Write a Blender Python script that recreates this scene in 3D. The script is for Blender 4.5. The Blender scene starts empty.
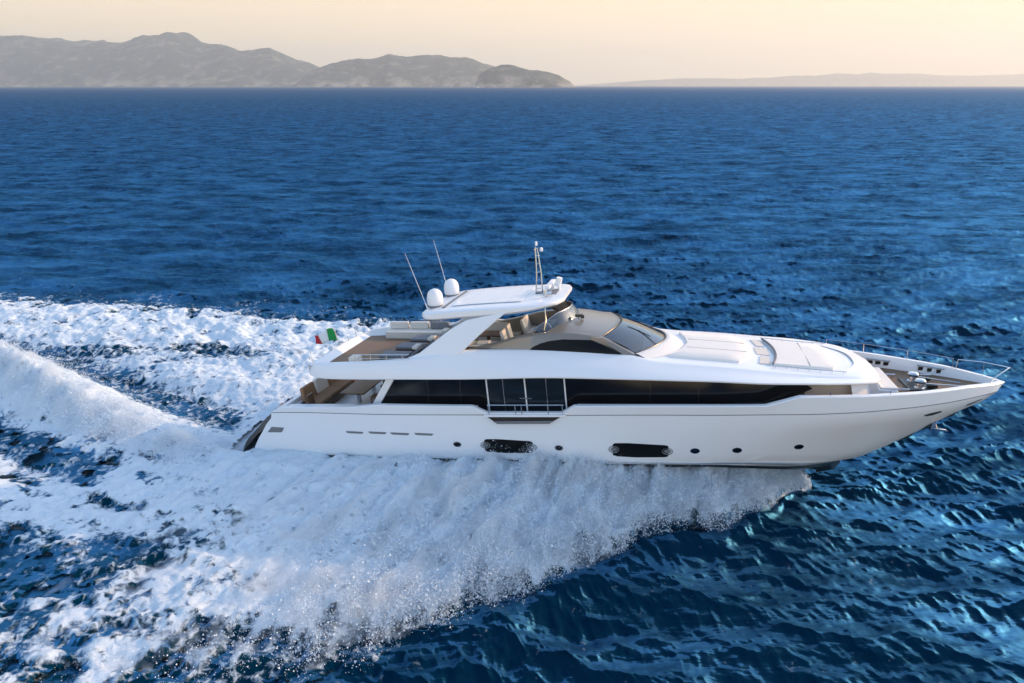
import bpy, bmesh, math
import numpy as np
from mathutils import Vector, Matrix, Euler

R = math.radians
scene = bpy.context.scene
COL = scene.collection
rng = np.random.default_rng(7)

# ------------------------------------------------------------------ camera
CAM_H = 15.8
cam_data = bpy.data.cameras.new("camera")
cam_data.sensor_width = 36.0
cam_data.lens = 24.01
cam_data.clip_start = 0.5
cam_data.clip_end = 120000.0
cam = bpy.data.objects.new("camera", cam_data)
cam.location = (0.0, 0.0, CAM_H)
cam.rotation_euler = (R(90.0 - 20.55), 0.0, 0.0)
COL.objects.link(cam)
scene.camera = cam

# ------------------------------------------------------------------ light
SUN_EL, SUN_AZ = 20.0, 72.0          # degrees above the sea, degrees right of the view direction (+Y)
world = bpy.data.worlds.new("World")
scene.world = world
world.use_nodes = True
wn, wl = world.node_tree.nodes, world.node_tree.links
wn.clear()
w_out = wn.new("ShaderNodeOutputWorld")
w_bg = wn.new("ShaderNodeBackground")
w_sky = wn.new("ShaderNodeTexSky")
w_sky.sky_type = 'NISHITA'
w_sky.sun_disc = False
w_sky.sun_elevation = R(SUN_EL)
w_sky.sun_rotation = R(SUN_AZ)
w_sky.air_density = 1.0
w_sky.dust_density = 1.0
w_sky.ozone_density = 2.0
w_tc = wn.new("ShaderNodeTexCoord")
w_sep = wn.new("ShaderNodeSeparateXYZ")
w_map = wn.new("ShaderNodeMapRange")
w_map.interpolation_type = 'SMOOTHSTEP'
w_map.inputs["From Min"].default_value = 0.25
w_map.inputs["From Max"].default_value = 0.11
w_map.inputs["To Min"].default_value = 0.0
w_map.inputs["To Max"].default_value = 0.97
w_mix = wn.new("ShaderNodeMix")
w_mix.data_type = 'RGBA'
w_mix.inputs["B"].default_value = (2.62, 2.03, 1.33, 1.0)      # warm haze low over the sea
w_bg.inputs["Strength"].default_value = 0.15
w_az = wn.new("ShaderNodeMapRange")                            # warm band nearly as strong behind the camera, raised there to light the hull
w_az.interpolation_type = 'SMOOTHSTEP'
w_az.inputs["From Min"].default_value = -0.7
w_az.inputs["From Max"].default_value = 0.75
w_az.inputs["To Min"].default_value = 0.95
w_az.inputs["To Max"].default_value = 1.0
w_dir = wn.new("ShaderNodeVectorMath")
w_dir.operation = 'DOT_PRODUCT'
w_dir.inputs[1].default_value = (0.5, 0.86, 0.0)
w_fac = wn.new("ShaderNodeMath")
w_fac.operation = 'MULTIPLY'
wl.new(w_tc.outputs["Generated"], w_dir.inputs[0])
wl.new(w_dir.outputs["Value"], w_az.inputs["Value"])
wl.new(w_map.outputs["Result"], w_fac.inputs[0])
wl.new(w_az.outputs["Result"], w_fac.inputs[1])
wl.new(w_tc.outputs["Generated"], w_sep.inputs[0])
wl.new(w_sep.outputs["Z"], w_map.inputs["Value"])
wl.new(w_fac.outputs[0], w_mix.inputs["Factor"])
w_tint = wn.new("ShaderNodeMix")
w_tint.data_type = 'RGBA'
w_tint.blend_type = 'MULTIPLY'
w_tint.inputs["Factor"].default_value = 1.0
w_tint.inputs["B"].default_value = (0.86, 0.84, 0.80, 1.0)
wl.new(w_sky.outputs["Color"], w_tint.inputs["A"])
wl.new(w_tint.outputs["Result"], w_mix.inputs["A"])
wl.new(w_mix.outputs["Result"], w_bg.inputs["Color"])
wl.new(w_bg.outputs[0], w_out.inputs["Surface"])

sun_data = bpy.data.lights.new("sun", 'SUN')
sun_data.energy = 1.2
sun_data.color = (1.0, 0.63, 0.34)
sun_data.angle = R(0.53)
sun = bpy.data.objects.new("sun", sun_data)
to_sun = Vector((math.sin(R(SUN_AZ)) * math.cos(R(SUN_EL)), math.cos(R(SUN_AZ)) * math.cos(R(SUN_EL)), math.sin(R(SUN_EL))))
sun.rotation_euler = to_sun.to_track_quat('Z', 'Y').to_euler()
sun.location = (40, 60, 60)
COL.objects.link(sun)

scene.view_settings.view_transform = 'Standard'
scene.view_settings.look = 'None'
scene.view_settings.exposure = 1.70
scene.view_settings.gamma = 1.0
scene.view_settings.use_curve_mapping = False
scene.cycles.volume_bounces = 3
scene.cycles.max_bounces = 8
scene.cycles.use_denoising = True
scene.cycles.denoiser = 'OPENIMAGEDENOISE'
scene.cycles.caustics_reflective = False
scene.cycles.caustics_refractive = False
scene.cycles.sample_clamp_indirect = 6.0


# ------------------------------------------------------------------ helpers
def new_mat(name):
    m = bpy.data.materials.new(name)
    m.use_nodes = True
    nt = m.node_tree
    return m, nt.nodes, nt.links, nt.nodes["Principled BSDF"]


def paint(name, col, rough=0.4, metal=0.0, coat=0.0, spec=0.5, var=0.06, scale=3.0, bump=0.0, bscale=60.0):
    """a plain surface whose colour and gloss wander a little"""
    m, n, l, b = new_mat(name)
    tc = n.new("ShaderNodeTexCoord")
    nz = n.new("ShaderNodeTexNoise")
    nz.inputs["Scale"].default_value = scale
    nz.inputs["Detail"].default_value = 5.0
    l.new(tc.outputs["Object"], nz.inputs["Vector"])
    mx = n.new("ShaderNodeMix")
    mx.data_type = 'RGBA'
    mx.inputs["A"].default_value = tuple(c * (1 - var) for c in col) + (1,)
    mx.inputs["B"].default_value = tuple(min(1, c * (1 + var)) for c in col) + (1,)
    l.new(nz.outputs["Fac"], mx.inputs["Factor"])
    l.new(mx.outputs["Result"], b.inputs["Base Color"])
    mr = n.new("ShaderNodeMapRange")
    mr.inputs["To Min"].default_value = rough * 0.8
    mr.inputs["To Max"].default_value = rough * 1.25
    l.new(nz.outputs["Fac"], mr.inputs["Value"])
    l.new(mr.outputs["Result"], b.inputs["Roughness"])
    b.inputs["Metallic"].default_value = metal
    b.inputs["Coat Weight"].default_value = coat
    b.inputs["Coat Roughness"].default_value = 0.28
    b.inputs["Specular IOR Level"].default_value = spec
    if bump:
        n2 = n.new("ShaderNodeTexNoise")
        n2.inputs["Scale"].default_value = bscale
        l.new(tc.outputs["Object"], n2.inputs["Vector"])
        bp = n.new("ShaderNodeBump")
        bp.inputs["Strength"].default_value = bump
        bp.inputs["Distance"].default_value = 0.02
        l.new(n2.outputs["Fac"], bp.inputs["Height"])
        l.new(bp.outputs[0], b.inputs["Normal"])
    return m


def np_mesh(name, verts, faces, mat=None, parent=None, smooth=True, attrs=None):
    """one mesh object from arrays (faces: N x 3 or N x 4)"""
    me = bpy.data.meshes.new(name)
    verts = np.asarray(verts, np.float32)
    faces = np.asarray(faces, np.int32)
    k = faces.shape[1]
    me.vertices.add(len(verts))
    me.vertices.foreach_set("co", verts.ravel())
    me.loops.add(faces.size)
    me.loops.foreach_set("vertex_index", faces.ravel())
    me.polygons.add(len(faces))
    me.polygons.foreach_set("loop_start", np.arange(0, faces.size, k, dtype=np.int32))
    me.polygons.foreach_set("use_smooth", np.full(len(faces), smooth))
    for an, av in (attrs or {}).items():
        a = me.attributes.new(an, 'FLOAT', 'POINT')
        a.data.foreach_set("value", np.asarray(av, np.float32))
    me.update(calc_edges=True)
    if mat:
        me.materials.append(mat)
    o = bpy.data.objects.new(name, me)
    COL.objects.link(o)
    if parent:
        o.parent = parent
    return o


def grid_faces(ni, nj):
    i, j = np.meshgrid(np.arange(ni - 1), np.arange(nj - 1), indexing='ij')
    a = (i * nj + j).ravel()
    return np.stack([a, a + 1, a + nj + 1, a + nj], 1)


def perlin(x, y, seed=0):
    xi = np.floor(x).astype(np.int64)
    yi = np.floor(y).astype(np.int64)
    xf, yf = x - xi, y - yi

    def g(ix, iy, dx, dy):
        h = (ix * 374761393 + iy * 668265263 + seed * 144665) & 0xFFFFFFFF
        h = ((h ^ (h >> 13)) * 1274126177) & 0xFFFFFFFF
        h = h ^ (h >> 16)
        a = (h & 0xFFFF) * (2 * np.pi / 65536.0)
        return np.cos(a) * dx + np.sin(a) * dy
    u = xf * xf * xf * (xf * (xf * 6 - 15) + 10)
    v = yf * yf * yf * (yf * (yf * 6 - 15) + 10)
    n00, n10 = g(xi, yi, xf, yf), g(xi + 1, yi, xf - 1, yf)
    n01, n11 = g(xi, yi + 1, xf, yf - 1), g(xi + 1, yi + 1, xf - 1, yf - 1)
    return 1.45 * ((n00 * (1 - u) + n10 * u) * (1 - v) + (n01 * (1 - u) + n11 * u) * v)


def fbm(x, y, oct=4, seed=0, gain=0.5, lac=2.03):
    s, a, t = 0.0, 1.0, 0.0
    for k in range(oct):
        s = s + a * perlin(x + 17.3 * k, y - 9.1 * k, seed + k)
        t += a
        a *= gain
        x, y = x * lac, y * lac
    return s / t


def billow(x, y, oct=4, seed=0, gain=0.55):
    s, a, t = 0.0, 1.0, 0.0
    for k in range(oct):
        s = s + a * np.abs(perlin(x + 5.7 * k, y + 3.3 * k, seed + k))
        t += a
        a *= gain
        x, y = x * 2.07, y * 2.07
    return s / t


def sstep(a, b, x):
    t = np.clip((x - a) / (b - a), 0, 1)
    return t * t * (3 - 2 * t)


# ------------------------------------------------------------------ where the yacht runs
YAW, TRIM, HEEL = -12.5, -4.0, -4.5                     # bow swung towards the camera, bow up, heeled into its turn
ORG = Vector((-12.266, 30.305, -0.960))                # stern end of the keel line
FW = np.array([math.cos(R(YAW)), math.sin(R(YAW))])
PT = np.array([-math.sin(R(YAW)), math.cos(R(YAW))])


def to_uv(x, y):
    dx, dy = x - ORG.x, y - ORG.y
    return dx * FW[0] + dy * FW[1], dx * PT[0] + dy * PT[1]


def to_xy(u, v):
    return ORG.x + u * FW[0] + v * PT[0], ORG.y + u * FW[1] + v * PT[1]


# ------------------------------------------------------------------ the sea surface (wind waves summed from a spectrum)
def wave_tile(n, size, lam_p, lam_min, ang, rms, seed, spread=2.0):
    r = np.random.default_rng(seed)
    k1 = np.fft.fftfreq(n, size / n) * 2 * np.pi
    kx, ky = np.meshgrid(k1, k1, indexing='ij')
    k = np.hypot(kx, ky)
    k[0, 0] = 1e-6
    kp = 2 * np.pi / lam_p
    c = (kx * math.cos(ang) + ky * math.sin(ang)) / k
    s = k ** -3.7 * np.exp(-1.25 * (kp / k) ** 2) * (np.abs(c) ** spread + 0.02) * np.exp(-(k * lam_min / 6.283) ** 2)
    s[0, 0] = 0
    h = np.sqrt(s) * (r.normal(size=(n, n)) + 1j * r.normal(size=(n, n)))
    z = np.fft.ifft2(h)
    sc = rms / z.real.std()
    dx = np.fft.ifft2(1j * kx / k * h).real * sc
    dy = np.fft.ifft2(1j * ky / k * h).real * sc
    return np.stack([dx, dy, z.real * sc]).astype(np.float32), size


def sample_tile(tile, x, y):
    a, size = tile
    n = a.shape[1]
    fx, fy = (x / size * n) % n, (y / size * n) % n
    i, j = np.floor(fx).astype(int), np.floor(fy).astype(int)
    tx, ty = fx - i, fy - j
    i %= n
    j %= n
    i1, j1 = (i + 1) % n, (j + 1) % n
    return (a[:, i, j] * ((1 - tx) * (1 - ty)) + a[:, i1, j] * (tx * (1 - ty)) + a[:, i, j1] * ((1 - tx) * ty) + a[:, i1, j1] * (tx * ty))


WAVE_ANG = R(68.0)
T_BIG = wave_tile(768, 151.0, 9.0, 0.8, WAVE_ANG + 0.12, 0.125, 11, 9.0)
T_MID = wave_tile(768, 57.0, 3.0, 0.25, WAVE_ANG + 0.25, 0.056, 12, 8.0)
T_SML = wave_tile(512, 19.0, 1.25, 0.09, WAVE_ANG - 0.15, 0.023, 13, 7.0)


def wind_waves(x, y, r):
    d = np.zeros((3,) + x.shape, np.float32)
    a = sample_tile(T_BIG, x, y)
    a[:2] *= 1.0
    gust = 0.72 + 0.75 * sstep(-0.45, 0.5, fbm(x / 46.0 + 0.3, y / 31.0, 3, 301))
    d += a * (1 - sstep(400, 1300, r))
    a = sample_tile(T_MID, x + 0.25 * y, y - 0.25 * x)
    a[:2] *= 0.95
    d += a * gust * (1 - sstep(160, 520, r))
    a = sample_tile(T_SML, x - 0.45 * y, y + 0.45 * x)
    a[:2] *= 0.85
    d += a * gust * (1 - sstep(50, 150, r))
    return d


# ------------------------------------------------------------------ the wake, in the yacht's own plan (u ahead of the stern, v to port)
HULL_U = np.array([-0.5, 0.0, 6, 10, 16, 20, 22, 23.5, 24.7, 25.4])
HULL_V = np.array([0.0, 3.0, 3.1, 3.1, 2.7, 1.9, 1.2, 0.6, 0.2, 0.0])
SPRAY_L = np.array([0, .8, 1.8, 3.7, 6.8, 8.7, 10.6, 13.1, 15.1, 20, 25, 40, 60])     # metres abaft the stem -> reach of the spray
SPRAY_W = np.array([.02, .55, 1.9, 3.7, 5.3, 6.9, 8.8, 10.4, 12.2, 15.3, 18.3, 20.5, 22])


def wake(u, v):
    """foam cover 0..1, foam height, calm-water height, aerated-water tint"""
    d = np.abs(v)
    stb = v < 0
    inner = np.interp(u, HULL_U, HULL_V, left=0.0, right=0.0)
    lead = np.clip(25.4 - u, 0, None)
    w_s = np.interp(lead, SPRAY_L, SPRAY_W)
    w_p = np.minimum(0.74 * lead, 15.0 + 0.02 * lead - 0.07 * np.clip(-u - 14, 0, None))
    w = np.where(stb, w_s, w_p) + 0.02
    q = (d - inner) / np.maximum(w - inner, 0.3)
    big = fbm(u * 0.21 + 3.1, v * 0.17, 3, 21)
    fing = fbm(u * 0.85, v * 0.42, 3, 31)
    fine = fbm(u * 2.6, v * 2.2, 3, 41)
    qe = q + 0.20 * big + 0.26 * fing * (0.75 + 0.25 * np.clip(lead / 9, 0, 1)) + 0.09 * fine
    cover = (1 - sstep(0.80, 1.02, qe)) * (u < 25.5)
    # outside fringe: thin lace
    lace = (1 - sstep(0.95, 1.35, qe)) * 0.35 * (u < 25.2)
    # --- starboard mound thrown off the hull
    hm = np.interp(u, [-16, -6, -1, 2.5, 5, 8, 11, 15, 19, 21.5, 23.2, 24.5, 25.4], [0.15, 0.20, 0.32, 0.40, 0.50, 0.76, 1.06, 1.34, 1.52, 1.48, 1.2, 0.85, 0.12])
    qq = np.clip(q, 0, 1.2)
    shape = np.interp(qq, [0, 0.10, 0.22, 0.5, 0.8, 0.97, 1.08], [0.95, 1.05, 0.98, 0.60, 0.34, 0.22, 0.0])
    flute = 1 + 0.55 * fbm(u * 1.05 + 0.35 * d, d * 0.22, 3, 51) + 0.25 * fbm(u * 3.1 + 0.8 * d, d * 0.5, 2, 52)
    flute = flute + 0.40 * (billow(u * 0.62 + 0.2 * d, d * 0.34, 4, 55) - 0.35) * sstep(0.03, 0.2, qq)
    mound = hm * shape * flute
    hp = np.interp(u, [-36, -20, -5, 5, 12, 20, 25.4], [0.35, 0.55, 0.65, 0.75, 0.9, 0.7, 0.1])
    band = np.interp(qq, [0, 0.3, 0.55, 0.8, 1.0, 1.08], [0.10, 0.40, 0.85, 1.0, 0.35, 0.0])
    mound = np.where(stb, mound, hp * band * (1 + 0.75 * fbm(u * 0.55 + 0.2 * v, v * 0.6, 5, 57)))
    mound = mound * (1 - (1 - sstep(2.7, 3.7, d)) * sstep(1.6, -0.2, u))
    # --- rooster tail rising behind the transom; its crest slants to the centre line
    lenb = np.clip(-u, 0, None)
    vc = np.interp(-u, [0, 1.5, 5, 8, 13, 17, 24], [-3.6, -3.3, -2.3, -1.5, 0.3, 1.3, 2.4])
    hr = np.interp(-u, [-1, 0.0, 2, 5, 8, 12, 16, 20, 26], [0, 0.10, 0.28, 0.62, 1.0, 1.6, 2.0, 1.9, 1.3])
    e = v - vc + 0.35 * fbm(u * 0.5, v * 0.3, 2, 61)
    ridge = hr * np.where(e < 0, np.exp(-(e / (0.85 + 0.055 * lenb)) ** 2), np.exp(-(e / 1.9) ** 2)) * (1 + 0.50 * fbm(u * 0.8, v * 0.7, 4, 62))
    trough = -0.5 * np.exp(-((v - vc + 3.6 + 0.06 * lenb) / 1.5) ** 2) * sstep(2, 8, lenb)
    hollow = -0.45 * np.exp(-((v - vc - 3.4) / 1.6) ** 2) * sstep(-0.5, 2, lenb)
    # --- open water inside the wake
    hole = 1.1 * np.exp(-((v - vc + 3.0 + 0.04 * lenb + 0.5 * fbm(u * .6, v * .6, 3, 71)) / 0.95) ** 2) * sstep(3.0, 7, lenb)
    hole = np.maximum(hole, 0.80 * np.exp(-((v - vc - 3.3) / 1.4) ** 2) * sstep(0.3, 2.5, lenb))
    c, s = math.cos(0.45), math.sin(0.45)
    hu, hv = (u + 0.6) * c + (v + 11.2) * s, -(u + 0.6) * s + (v + 11.2) * c
    hole = np.maximum(hole, 1.35 * np.exp(-(hu / 3.3) ** 2 - (hv / 1.15) ** 2))
    hole = np.maximum(hole, 1.1 * np.exp(-((u + 3.6) / 2.6) ** 2 - ((v + 11.6 + 0.15 * (u + 3)) / 1.3) ** 2))
    hole = np.maximum(hole, 0.75 * np.exp(-((u + 8.0) / 4.0) ** 2 - ((v - 7.2) / 0.9) ** 2))
    hole = np.maximum(hole, 0.6 * np.exp(-((u + 16.0) / 6.0) ** 2 - ((v - 6.0) / 0.8) ** 2))
    inhull = sstep(0.0, 0.45, inner - d) * (inner > 0.3)
    cover = np.maximum(cover * (1 - np.clip(hole * (1 + 0.8 * fine), 0, 1)), lace)
    # the foam thins and tears with age
    age = sstep(-9, 13, lenb - np.clip(u, 0, 12) + 0.8 * np.clip(d - 7, 0, None))
    patch = sstep(-0.15, 0.40, fbm(u * 0.55, v * 0.95, 5, 81))
    age = np.where(stb, age, 0.25 * age)
    wild = sstep(-9.5, -13.5, v) * sstep(9, 2, u)             # the outer wash is torn wide open
    cover = cover * (1 - 0.55 * wild * sstep(-0.25, 0.2, fbm(u * 0.42 + 7, v * 0.6, 5, 88)))
    cover = cover * (1 - (0.18 + 0.78 * age) * patch * sstep(1.0, 5.0, d - inner) - 0.20 * sstep(0.0, 0.5, fbm(u * 1.9, v * 2.3, 3, 85)))
    calm = (mound * 0.55 * (1 - sstep(0.75, 1.0, q)) + ridge * 0.86 + trough + hollow) * (1 - inhull)
    churn = 0.62 * (0.6 - billow(u * 0.62, v * 0.80, 6, 91, 0.6)) + 0.14 * (0.5 - billow(u * 3.1, v * 3.7, 3, 95))
    foam_h = (np.where(q < 1.1, mound, 0) + ridge + trough + hollow + churn * (0.35 + 0.65 * np.clip(hm, 0, 1))) * (1 - inhull)
    # steep swell pushed ahead of the spray near the bow
    bow = 0.30 * np.exp(-((q - 1.28) / 0.28) ** 2) * sstep(27, 22, u) * sstep(4, 14, u)
    calm = calm + bow
    tint = np.clip((1 - sstep(0.85, 1.25, qe)) * (u < 26.5) + 0.5 * hole, 0, 1)
    return cover, foam_h, calm, tint, q, qe, inhull


def water_nodes(m, n, l, b, foamy):
    """deep blue sea with small ripples; where the foam attribute rises it turns to white foam"""
    geo = n.new("ShaderNodeNewGeometry")
    mp = n.new("ShaderNodeMapping")
    mp.inputs["Rotation"].default_value = (0, 0, 0.38)
    mp.inputs["Scale"].default_value = (0.26, 1.0, 1.0)
    l.new(geo.outputs["Position"], mp.inputs["Vector"])
    hsum = None
    fa2 = n.new("ShaderNodeAttribute")
    fa2.attribute_name = "far"
    for sc, det, amt in ((0.075, 3.0, 9.0), (0.30, 3.0, 0.9), (1.2, 3.0, 0.24), (5.0, 3.0, 0.05)):
        nz = n.new("ShaderNodeTexNoise")
        nz.inputs["Scale"].default_value = sc
        nz.inputs["Detail"].default_value = det
        nz.inputs["Roughness"].default_value = 0.42
        nz.inputs["Distortion"].default_value = 0.25
        l.new(mp.outputs[0], nz.inputs["Vector"])
        mu = n.new("ShaderNodeMath")
        mu.operation = 'MULTIPLY'
        mu.inputs[1].default_value = amt
        l.new(nz.outputs["Fac"], mu.inputs[0])
        if sc < 0.1:                                         # long swell lines that still read far off
            mf = n.new("ShaderNodeMath")
            mf.operation = 'MULTIPLY'
            mf.inputs[1].default_value = amt
            l.new(fa2.outputs["Fac"], mf.inputs[0])
            l.new(mf.outputs[0], mu.inputs[1])
        if hsum is None:
            hsum = mu.outputs[0]
        else:
            ad = n.new("ShaderNodeMath")
            l.new(hsum, ad.inputs[0])
            l.new(mu.outputs[0], ad.inputs[1])
            hsum = ad.outputs[0]
    bp = n.new("ShaderNodeBump")
    bp.inputs["Strength"].default_value = 1.0
    bp.inputs["Distance"].default_value = 0.55
    l.new(hsum, bp.inputs["Height"])
    at = n.new("ShaderNodeAttribute")
    at.attribute_name = "tint"
    cm = n.new("ShaderNodeMix")
    cm.data_type = 'RGBA'
    cm.inputs["A"].default_value = (0.0004, 0.017, 0.040, 1)
    cm.inputs["B"].default_value = (0.0005, 0.028, 0.050, 1)
    l.new(at.outputs["Fac"], cm.inputs["Factor"])
    # foam
    fa = n.new("ShaderNodeAttribute")
    fa.attribute_name = "foam"
    f1 = n.new("ShaderNodeTexNoise")
    f1.inputs["Scale"].default_value = 2.3
    f1.inputs["Detail"].default_value = 9.0
    f1.inputs["Roughness"].default_value = 0.66
    f1.inputs["Distortion"].default_value = 0.9
    l.new(geo.outputs["Position"], f1.inputs["Vector"])
    # threshold = torn noise and lacy cells against cover
    vo = n.new("ShaderNodeTexVoronoi")
    vo.feature = 'DISTANCE_TO_EDGE'
    vo.inputs["Scale"].default_value = 1.7
    wv = n.new("ShaderNodeVectorMath")
    wv.operation = 'MULTIPLY_ADD'
    wn2 = n.new("ShaderNodeTexNoise")
    wn2.inputs["Scale"].default_value = 1.6
    wn2.inputs["Detail"].default_value = 4.0
    l.new(geo.outputs["Position"], wn2.inputs["Vector"])
    wv.inputs[1].default_value = (1.3, 1.3, 1.3)
    l.new(wn2.outputs["Color"], wv.inputs[0])
    l.new(geo.outputs["Position"], wv.inputs[2])
    l.new(wv.outputs[0], vo.inputs["Vector"])
    sub = n.new("ShaderNodeMath")
    sub.operation = 'SUBTRACT'
    l.new(fa.outputs["Fac"], sub.inputs[0])
    nm = n.new("ShaderNodeMapRange")
    nm.inputs["From Min"].default_value = 0.30
    nm.inputs["From Max"].default_value = 0.72
    nm.inputs["To Min"].default_value = -0.06
    nm.inputs["To Max"].default_value = 0.74
    l.new(f1.outputs["Fac"], nm.inputs["Value"])
    ve = n.new("ShaderNodeMath")
    ve.operation = 'MULTIPLY_ADD'
    ve.inputs[1].default_value = 0.85
    l.new(vo.outputs["Distance"], ve.inputs[0])
    l.new(nm.outputs["Result"], ve.inputs[2])
    l.new(ve.outputs[0], sub.inputs[1])
    ff = n.new("ShaderNodeMapRange")
    ff.interpolation_type = 'SMOOTHSTEP'
    ff.inputs["From Min"].default_value = -0.14
    ff.inputs["From Max"].default_value = 0.34
    l.new(sub.outputs[0], ff.inputs["Value"])
    b.inputs["IOR"].default_value = 1.333
    fr = n.new("ShaderNodeAttribute")
    fr.attribute_name = "far"
    rg = n.new("ShaderNodeMapRange")
    rg.inputs["To Min"].default_value = 0.52
    rg.inputs["To Max"].default_value = 0.34
    l.new(fr.outputs["Fac"], rg.inputs["Value"])
    b.inputs["Specular IOR Level"].default_value = 0.0
    b.inputs["Roughness"].default_value = 0.6
    gl = n.new("ShaderNodeBsdfGlossy")
    gl.inputs["Color"].default_value = (0.082, 0.295, 0.53, 1)
    l.new(rg.outputs["Result"], gl.inputs["Roughness"])
    l.new(bp.outputs[0], gl.inputs["Normal"])
    fz = n.new("ShaderNodeFresnel")
    fz.inputs["IOR"].default_value = 1.333
    l.new(bp.outputs[0], fz.inputs["Normal"])
    fd = n.new("ShaderNodeMapRange")                         # far off, waves hide each other and mirror less
    fd.inputs["To Min"].default_value = 1.0
    fd.inputs["To Max"].default_value = 0.8
    l.new(fr.outputs["Fac"], fd.inputs["Value"])
    ft = n.new("ShaderNodeMath")
    ft.operation = 'MULTIPLY'
    fp = n.new("ShaderNodeMath")
    fp.operation = 'POWER'
    fp.inputs[1].default_value = 1.25
    l.new(fz.outputs[0], fp.inputs[0])
    fa_ = n.new("ShaderNodeMath")                            # slopes turned away are partly hidden by the wave in front
    fa_.inputs[1].default_value = 0.85
    l.new(fp.outputs[0], fa_.inputs[0])
    fc = n.new("ShaderNodeMath")
    fc.operation = 'DIVIDE'
    l.new(fp.outputs[0], fc.inputs[0])
    l.new(fa_.outputs[0], fc.inputs[1])
    # wind patches and wave contrast: noise paints light and dark streaks into the reflection
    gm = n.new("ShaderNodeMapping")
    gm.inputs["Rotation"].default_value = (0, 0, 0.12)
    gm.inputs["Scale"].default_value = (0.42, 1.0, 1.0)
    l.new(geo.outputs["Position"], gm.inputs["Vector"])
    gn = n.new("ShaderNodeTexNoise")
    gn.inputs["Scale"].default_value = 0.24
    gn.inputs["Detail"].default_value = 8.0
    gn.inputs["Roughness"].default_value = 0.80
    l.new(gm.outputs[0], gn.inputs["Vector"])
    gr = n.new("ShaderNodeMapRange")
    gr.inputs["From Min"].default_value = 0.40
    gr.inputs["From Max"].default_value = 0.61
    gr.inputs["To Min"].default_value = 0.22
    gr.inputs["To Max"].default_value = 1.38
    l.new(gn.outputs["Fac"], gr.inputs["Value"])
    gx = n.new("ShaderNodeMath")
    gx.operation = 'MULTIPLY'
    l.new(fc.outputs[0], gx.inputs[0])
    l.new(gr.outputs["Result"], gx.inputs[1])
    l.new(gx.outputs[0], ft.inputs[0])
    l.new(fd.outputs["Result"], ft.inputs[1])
    cf = n.new("ShaderNodeMix")                              # far off, the unresolved waves blend to one open-sea blue
    cf.data_type = 'RGBA'
    cf.inputs["B"].default_value = (0.0004, 0.018, 0.052, 1)
    l.new(fr.outputs["Fac"], cf.inputs["Factor"])
    l.new(cm.outputs["Result"], cf.inputs["A"])
    l.new(cf.outputs["Result"], b.inputs["Base Color"])
    l.new(bp.outputs[0], b.inputs["Normal"])
    fb = n.new("ShaderNodeBsdfPrincipled")
    fb.inputs["Base Color"].default_value = (0.64, 0.72, 0.78, 1)
    fb.inputs["Roughness"].default_value = 0.75
    fb.inputs["Specular IOR Level"].default_value = 0.25
    fbp = n.new("ShaderNodeBump")
    fbp.inputs["Strength"].default_value = 0.8
    fbp.inputs["Distance"].default_value = 0.10
    l.new(f1.outputs["Fac"], fbp.inputs["Height"])
    l.new(fbp.outputs[0], fb.inputs["Normal"])
    wm = n.new("ShaderNodeMixShader")
    l.new(ft.outputs[0], wm.inputs[0])
    l.new(b.outputs[0], wm.inputs[1])
    l.new(gl.outputs[0], wm.inputs[2])
    mx = n.new("ShaderNodeMixShader")
    l.new(ff.outputs["Result"], mx.inputs[0])
    l.new(wm.outputs[0], mx.inputs[1])
    l.new(fb.outputs[0], mx.inputs[2])
    l.new(mx.outputs[0], n["Material Output"].inputs["Surface"])


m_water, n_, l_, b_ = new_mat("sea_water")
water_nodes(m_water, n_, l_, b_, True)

# graded sheet: fine under and in front of the camera, coarser towards the horizon
rad = [5.0]
while rad[-1] < 23200.0:
    r_ = rad[-1]
    rad.append(r_ + (max(0.075, min(0.75 * r_ * r_ / 10800.0, 0.25 + 0.0038 * r_)) if r_ < 1200 else r_ * 0.03))
rad = np.array(rad)
th = np.concatenate([np.linspace(-88, -43, 90, endpoint=False), np.linspace(-43, 43, 1000), np.linspace(43, 88, 91)[1:]])
th = np.radians(th)
rr, tt = np.meshgrid(rad, th, indexing='ij')
sx, sy = (rr * np.sin(tt)).ravel(), (rr * np.cos(tt)).ravel()
sr = rr.ravel()
disp = wind_waves(sx, sy, sr)
uu, vv = to_uv(sx, sy)
near = (uu > -60) & (uu < 34) & (np.abs(vv) < 34)
cov = np.zeros_like(sx)
tint = np.zeros_like(sx)
calm = np.zeros_like(sx)
damp = np.ones_like(sx)
c_, fh_, ca_, ti_, q_, qe_, inh_ = wake(uu[near], vv[near])
ef = sstep(-60, -45, uu[near]) * (1 - sstep(28, 34, np.abs(vv[near])))
cov[near], tint[near], calm[near] = c_ * ef, ti_ * ef, ca_ * ef
damp[near] = 1 - 0.55 * ti_ * ef
sz = disp[2] * damp + calm - 0.07 * np.clip(cov * 3, 0, 1)
flat = 1 - sstep(1000, 1600, sr)
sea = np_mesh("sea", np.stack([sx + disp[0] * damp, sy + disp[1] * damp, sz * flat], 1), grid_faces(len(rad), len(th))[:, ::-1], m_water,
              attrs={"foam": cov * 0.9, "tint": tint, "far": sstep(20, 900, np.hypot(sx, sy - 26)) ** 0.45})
sea["kind"] = "structure"

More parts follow.
